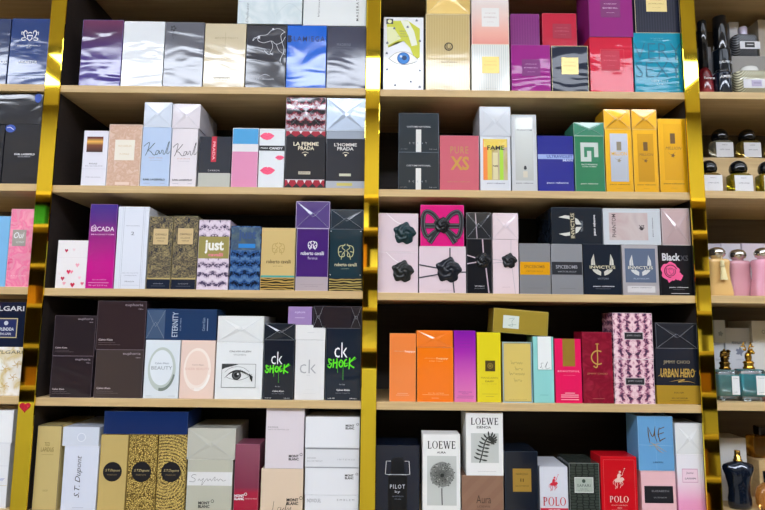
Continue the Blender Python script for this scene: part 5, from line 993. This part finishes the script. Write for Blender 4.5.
# fourth shelf: teal flacons with gilded animal heads, white cartons behind
def head_stopper(bm, kind, z0):
    """a gilded animal head on a neck ring, built from shaped lumps"""
    lathe_bm(bm, [(0, z0), (.0085, z0), (.009, z0 + .002), (.007, z0 + .004), (.0072, z0 + .008), (.0088, z0 + .010), (.006, z0 + .013), (0, z0 + .013)], seg=24)
    def lump(x, y, z, rx, ry, rz, rot=0):
        r = bmesh.ops.create_uvsphere(bm, u_segments=16, v_segments=10, radius=1)
        M = Matrix.Translation((x, y, z)) @ Matrix.Rotation(rot, 4, 'Y') @ Matrix.Diagonal((rx, ry, rz, 1))
        bmesh.ops.transform(bm, matrix=M, verts=r['verts'])
        for v in r['verts']:
            for f in v.link_faces: f.smooth = True
    if kind == 'stag':
        lump(0, 0, z0 + .019, .0052, .0052, .009); lump(.002, -.004, z0 + .028, .0048, .0065, .0042); lump(.003, -.0085, z0 + .0265, .0026, .004, .0024)
        for sg in (-1, 1):
            lump(sg * .0055, 0, z0 + .031, .0032, .0014, .0016, -sg * .5)
            lump(sg * .004, .001, z0 + .036, .0012, .0012, .006, sg * .45); lump(sg * .007, .001, z0 + .040, .0010, .001, .0045, -sg * .5); lump(sg * .0085, .001, z0 + .036, .0032, .001, .001)
    else:
        lump(0, 0, z0 + .017, .006, .006, .008); lump(-.001, -.001, z0 + .026, .006, .006, .0055); lump(-.006, -.005, z0 + .0235, .004, .0035, .0028, .4); lump(-.009, -.006, z0 + .0215, .002, .0022, .002)
        for q in range(5): lump(.004 + .001 * q % 2, .001, z0 + .014 + q * .004, .0035, .004, .0022, .5)
        lump(-.002, -.004, z0 + .031, .002, .0015, .003)
def teal(px, Y, w, h, col, lab, kind, cap):
    x, z = place(px, 4, Y); t = empty('perfume_bottle', (x, Y, z)); tag(t, lab, 'perfume bottle', GR[4])
    bm = bmesh.new(); loft_bm(bm, [rrect(w, .032, .006, 0), rrect(w, .032, .006, h - .006), rrect(w * .92, .029, .006, h - .001), rrect(w * .6, .02, .006, h)]); link('glass_bottle', bm, glassy('#e8f4f4', .02, .95), t)
    bm = bmesh.new(); loft_bm(bm, [rrect(w * .86, .025, .005, .010), rrect(w * .9, .026, .005, .014), rrect(w * .9, .026, .005, h - .010)]); link('liquid', bm, mat(col, .25, 0, 0, 1, .05), t)
    lx0, lx1 = w * .06, w * .40
    label_card(lx0, lx1, h * .20, h * .80, -.0168, mat('#e4e8e8', .5, 0, 0, 0), [('TEASING', .88, .05, .7), ('LONDON', .14, .05, .5)], '#5a6a6a', t)
    bm = bmesh.new(); head_stopper(bm, kind, h); bmesh.ops.transform(bm, matrix=Matrix.Translation((0, 0, h)) @ Matrix.Scale(1.25, 4) @ Matrix.Translation((0, 0, -h)), verts=bm.verts); link('animal_head_stopper', bm, mat(cap, .22, 0, .95, 0), t)
teal(726.5, .045, .045, .062, '#67a8a6', 'pale teal flacon with a dark gold bird headed stopper', 'bird', '#6a5020')
teal(750.5, .040, .053, .064, '#0f94a0', 'bright teal flacon with a gold horned animal stopper', 'stag', '#c89c3c')
a = back_box(4, 714, 725.5, 343, .12, mat('#ced2d8', .5, .05), 'small white carton behind the pale teal flacon, lower of two', d=.06); a.text('PENHALIGONS', .2, .3, .9, .34, '#8a929a'); a.edge('#b0b6be', .0004)
b = back_box(4, 714, 725.5, 320, .12, mat('#d2d6da', .5, .05), 'small white carton behind the pale teal flacon, upper of two', d=.06, on=a); b.disc(.55, .6, .2, '#9aa2aa', wob=.2); b.edge('#b0b6be', .0004)
c = back_box(4, 726.5, 752, 328, .12, mat('#d3d7df', .5, .05), 'white carton with a grey crest standing between the teal flacons', d=.06); c.text("PENHALIGON'S", .26, .20, .82, .24, '#50586a', .02); c.disc(.55, .35, .14, '#7a8296', wob=.25); c.text('LONDON', .4, .46, .72, .48, '#8a92a2'); c.edge('#b8bec8', .0004)
d = back_box(4, 753, 790, 343, .11, mat('#dcdcda', .5, .05), 'white carton at the right frame edge behind the teal flacons', d=.06)
e = back_box(4, 752, 790, 321, .11, mat('#d6d2c8', .5, .1), 'cream carton lying on the white one at the right frame edge', d=.09, on=d); e.disc(.3, .5, .05, '#8a8a86', inner=.7); e.edge('#eceae2', .0005)
for q in (a, b, c, d, e): q.done()
x, z = place(769, 4, .035); t = empty('perfume_bottle', (x, .035, z)); tag(t, 'round pink red flacon cut off by the right frame edge', 'perfume bottle', GR[4])
bm = bmesh.new(); lathe_bm(bm, [(0, 0), (.012, 0), (.018, .008), (.021, .022), (.018, .036), (.010, .043), (0, .044)], sy=.6); link('bottle_body', bm, mat('#c8707a', .2, 0, 0, 1), t)
bm = bmesh.new(); lathe_bm(bm, [(0, .044), (.007, .044), (.007, .058), (0, .060)]); link('cap', bm, GC, t)

# lowest shelf: torso flacon with gilded spray, carton behind, amber flacons
x, _ = wx(740, 500, .05); z5 = SH['R', 5] + .0003
t = empty('perfume_bottle', (x, .05, z5)); tag(t, 'dark navy flacon shaped like a male torso with a gold sprayer', 'perfume bottle', GR[5])
def oval_sec(z, wx_, wy_, cx=0, cy=0, n=28, chest=0.0):
    P_ = []
    for i in range(n):
        a = 2 * PI * i / n; X_, Y_ = math.cos(a), math.sin(a)
        yy = Y_ * wy_
        if Y_ < 0 and chest: yy -= chest * math.exp(-((abs(X_) - .45) / .28) ** 2)
        P_.append((cx + X_ * wx_, cy + yy, z))
    return P_
bm = bmesh.new()
H_ = wx(740, 461, .05)[1] - z5
prof = [(0, .0215, .014, 0), (.08, .0235, .015, 0), (.2, .0235, .0150, 0), (.32, .0215, .0140, 0), (.42, .0215, .0135, .0006), (.52, .0230, .0135, .0016), (.62, .0255, .0140, .003), (.70, .027, .0145, .0045), (.76, .0295, .0150, .005), (.82, .0315, .0148, .0035), (.88, .0320, .0138, .001), (.93, .0290, .012, 0), (.965, .020, .010, 0), (.985, .012, .0085, 0), (1.0, .0085, .008, 0)]
loft_bm(bm, [oval_sec(q * H_, a_, b_, chest=c_) for q, a_, b_, c_ in prof]); link('torso_body', bm, mat('#0d1a2c', .22, 0, .3, 1, .05), t)
bm = bmesh.new(); lathe_bm(bm, [(0, H_), (.0082, H_), (.0085, H_ + .003), (.0066, H_ + .004), (.0068, H_ + .009), (.0055, H_ + .010), (.0055, H_ + .020), (.005, H_ + .0215), (0, H_ + .0215)], seg=24); link('sprayer', bm, GC, t)
bm = bmesh.new(); box_bm(bm, -.0022, .0022, -.0062, -.0040, H_ + .013, H_ + .017, 0); link('nozzle', bm, BC, t)
f = back_box(5, 721.5, 748, 438, .10, mat('#d6d4d0', .5, .05), 'white carton standing behind the torso shaped flacon', d=.06); f.text('Jean', .12, .42, .4, .5, '#4a4a50', .02); f.text('PAUL', .12, .54, .4, .58, '#4a4a50', .02); f.edge('#bcbab6', .0005); f.done()
s5 = bmesh.new(); x0, _ = wx(757, 480, .115); box_bm(s5, x0, x0 + .12, .105, .185, z5, z5 + .082, 0, .001); tag(link('wooden_step', s5, OAK), 'oak step lifting the amber flacon at the lower right', 'display step')
t = empty('perfume_bottle', (x0 + .035, .14, z5 + .0824)); tag(t, 'square amber flacon with a crystal black cap raised at the back, lower right', 'perfume bottle', GR[5])
bm = bmesh.new(); loft_bm(bm, [rrect(.062, .034, .005, 0), rrect(.062, .034, .005, .042), rrect(.058, .030, .005, .045)]); link('glass_bottle', bm, glassy('#c08a2a', .03, .8), t)
bm = bmesh.new(); box_bm(bm, -.015, .015, -.012, .012, .046, .066, 0, .003); link('cap', bm, mat('#2a2228', .1, 0, 0, 1, .02), t)
x, _ = wx(768, 490, .04); t = empty('perfume_bottle', (x, .04, z5)); tag(t, 'round honey coloured flacon at the lower right frame corner', 'perfume bottle', GR[5])
bm = bmesh.new(); lathe_bm(bm, [(0, 0), (.018, 0), (.024, .010), (.026, .026), (.022, .042), (.009, .052), (0, .053)], sy=.7); link('glass_bottle', bm, glassy('#c9904a', .04, .7), t)
bm = bmesh.new(); lathe_bm(bm, [(0, .053), (.007, .053), (.0075, .074), (0, .076)]); link('cap', bm, BC, t)

# ------------------------------------------------------------------ the shop around: floor, ceiling, walls, lamps, an added fill row and the facing shelves
FW = -1.92; CEIL = 2.78; SX = 3.2
def st(name, bm, m): o = link(name, bm, m, kind='structure'); return o
bm = bmesh.new(); box_bm(bm, -SX, SX, FW - .3, .36, -.05, 0); st('floor', bm, mat('#b0aaa0', .35, 0, 0, .4))
bm = bmesh.new(); box_bm(bm, -SX, SX, FW - .3, .36, CEIL, CEIL + .05); st('ceiling', bm, mat('#d8d4ca', .8, 0, 0, 0))
bm = bmesh.new(); box_bm(bm, -SX, SX, .26, .34, 0, CEIL); st('wall_back', bm, mat('#8a8378', .8, 0, 0, 0))
bm = bmesh.new(); box_bm(bm, -SX, SX, FW - .3, FW - .24, 0, CEIL); st('wall_front', bm, mat('#8f846e', .8, 0, 0, 0))
bm = bmesh.new(); box_bm(bm, -SX - .05, -SX, FW - .3, .36, 0, CEIL); st('wall_left', bm, mat('#b9b2a4', .8, 0, 0, 0))
bm = bmesh.new(); box_bm(bm, SX, SX + .05, FW - .3, .36, 0, CEIL); st('wall_right', bm, mat('#b9b2a4', .8, 0, 0, 0))
em = bpy.data.materials.new('lamp_diffuser'); em.use_nodes = True; nt = em.node_tree; nt.nodes.clear()
eo = nt.nodes.new('ShaderNodeOutputMaterial'); ee = nt.nodes.new('ShaderNodeEmission'); ee.inputs['Color'].default_value = (.83, .89, 1.0, 1); ee.inputs['Strength'].default_value = LAMP
nt.links.new(ee.outputs[0], eo.inputs[0])
lab = ['leftmost', 'second', 'middle', 'fourth', 'rightmost']
em2 = em.copy(); em2.node_tree.nodes['Emission'].inputs['Strength'].default_value = LAMP * .12  # weak second row, an added fill that lights the facing shelves
for i, x, ly in [(i, x, ly) for ly in (-1.62, -.62) for i, x in enumerate((-2.2, -1.1, 0, 1.1, 2.2))]:
    t = empty('ceiling_light', (x, ly, CEIL)); tag(t, 'long white ceiling panel light %s, %s from the left' % ('near the facing shelves' if ly < -1 else 'near the perfume shelves', lab[i]), 'ceiling light', 'ceiling panel lights over the aisle')
    bm = bmesh.new()
    for q in ((-.5, .5, -.2, -.185), (-.5, .5, .185, .2), (-.5, -.485, -.185, .185), (.485, .5, -.185, .185)): box_bm(bm, q[0], q[1], q[2], q[3], -.03, -.001)
    link('lamp_frame', bm, mat('#e0e0e0', .5, 0, 0, 0), t)
    bm = bmesh.new(); box_bm(bm, -.484, .484, -.184, .184, -.026, -.012); link('diffuser', bm, em if ly < -1 else em2, t)
# facing shelves, seen only in the gold mirror strips
fu = empty('facing_shelving', (0, FW, 0)); tag(fu, 'shelving on the opposite side of the aisle, mirrored in the gold strips', 'shelving')
def fp(name, bm, m): o = link(name, bm, m, fu); return o
bm = bmesh.new(); box_bm(bm, -2.6, 2.6, -.22, -.205, 0, 2.2); fp('back_panel', bm, DARK)
pz = [.30 + .215 * k for k in range(9)]
for z_ in pz + [2.2]:
    bm = bmesh.new(); box_bm(bm, -2.6, 2.6, -.205, 0, z_ - .016, z_); fp('shelf_board', bm, OAK)
CREAM = mat('#f4eed8', .5, 0, 0, .3)  # added pale panels, there only to brighten what the gold strips mirror
for xa, xb, zt in ((-2.08, -1.47, 1.08), (-.72, -.005, 1.27), (.005, .72, 1.27)):
    bm = bmesh.new(); box_bm(bm, xa, xb, .001, .018, .1, zt, 0, .002); fp('cupboard_door', bm, CREAM)
for x_ in (-2.1, -1.45, -.75, .75, 1.45, 2.1):
    bm = bmesh.new(); box_bm(bm, x_ - .015, x_ + .015, -.2, .002, 0, 2.2); fp('gold_strip', bm, GM)
rf = random.Random(11)
kinds = [('#e6e2d6', 'cream'), ('#d8a23a', 'amber'), ('#2f8a6a', 'green'), ('#b03028', 'red'), ('#e8e6e0', 'white'), ('#c98a50', 'tan')]
KM = [mat(h, .4, .1) for h, _ in kinds]
cnt = 0
for k, z_ in enumerate(pz):
    for xa, xb in ((-2.07, -1.48), (-.35, .35), (1.48, 2.07)):
        x_ = xa + .02
        while x_ < xb - .1:
            w = rf.uniform(.05, .09); hh = rf.uniform(.08, .15); q = rf.randrange(6)
            if rf.random() < .72:
                bm = bmesh.new(); box_bm(bm, x_, x_ + w, -.13, -.07 + rf.uniform(0, .03), 0, hh, 0, .0008); box_bm(bm, x_ + w * .2, x_ + w * .8, -.13 + .001, -.07, hh - .0005, hh - .0002)
                o = link('stock_box', bm, KM[q]); o.location = (0, FW, z_ + .0003)
                tag(o, '%s carton on the facing shelves behind the viewer' % kinds[q][1], 'box', 'cartons on the facing shelves'); cnt += 1
            x_ += w + rf.uniform(.01, .06)
W = bpy.data.worlds.new('World'); C.world = W; W.use_nodes = True; W.node_tree.nodes['Background'].inputs[0].default_value = (.6, .62, .7, 1); W.node_tree.nodes['Background'].inputs[1].default_value = .05
C.view_settings.view_transform = 'Standard'; C.view_settings.look = 'None'; C.view_settings.gamma = 1.0; C.view_settings.use_curve_mapping = False
C.view_settings.exposure = EXPO
C.cycles.max_bounces = 6

if DEBUG:
    for f in ALL:
        top = SH[f.bay, f.row - 1] - TH
        if f.Z1 > top or f.X0 < BX[f.bay][0] or f.X1 > BX[f.bay][1]: print('HIT', f.o.name, f.bay, f.row, round((f.Z1 - top) * 1000, 1), round((f.X0 - BX[f.bay][0]) * 1000, 1), round((BX[f.bay][1] - f.X1) * 1000, 1), f.o['label'][:40])
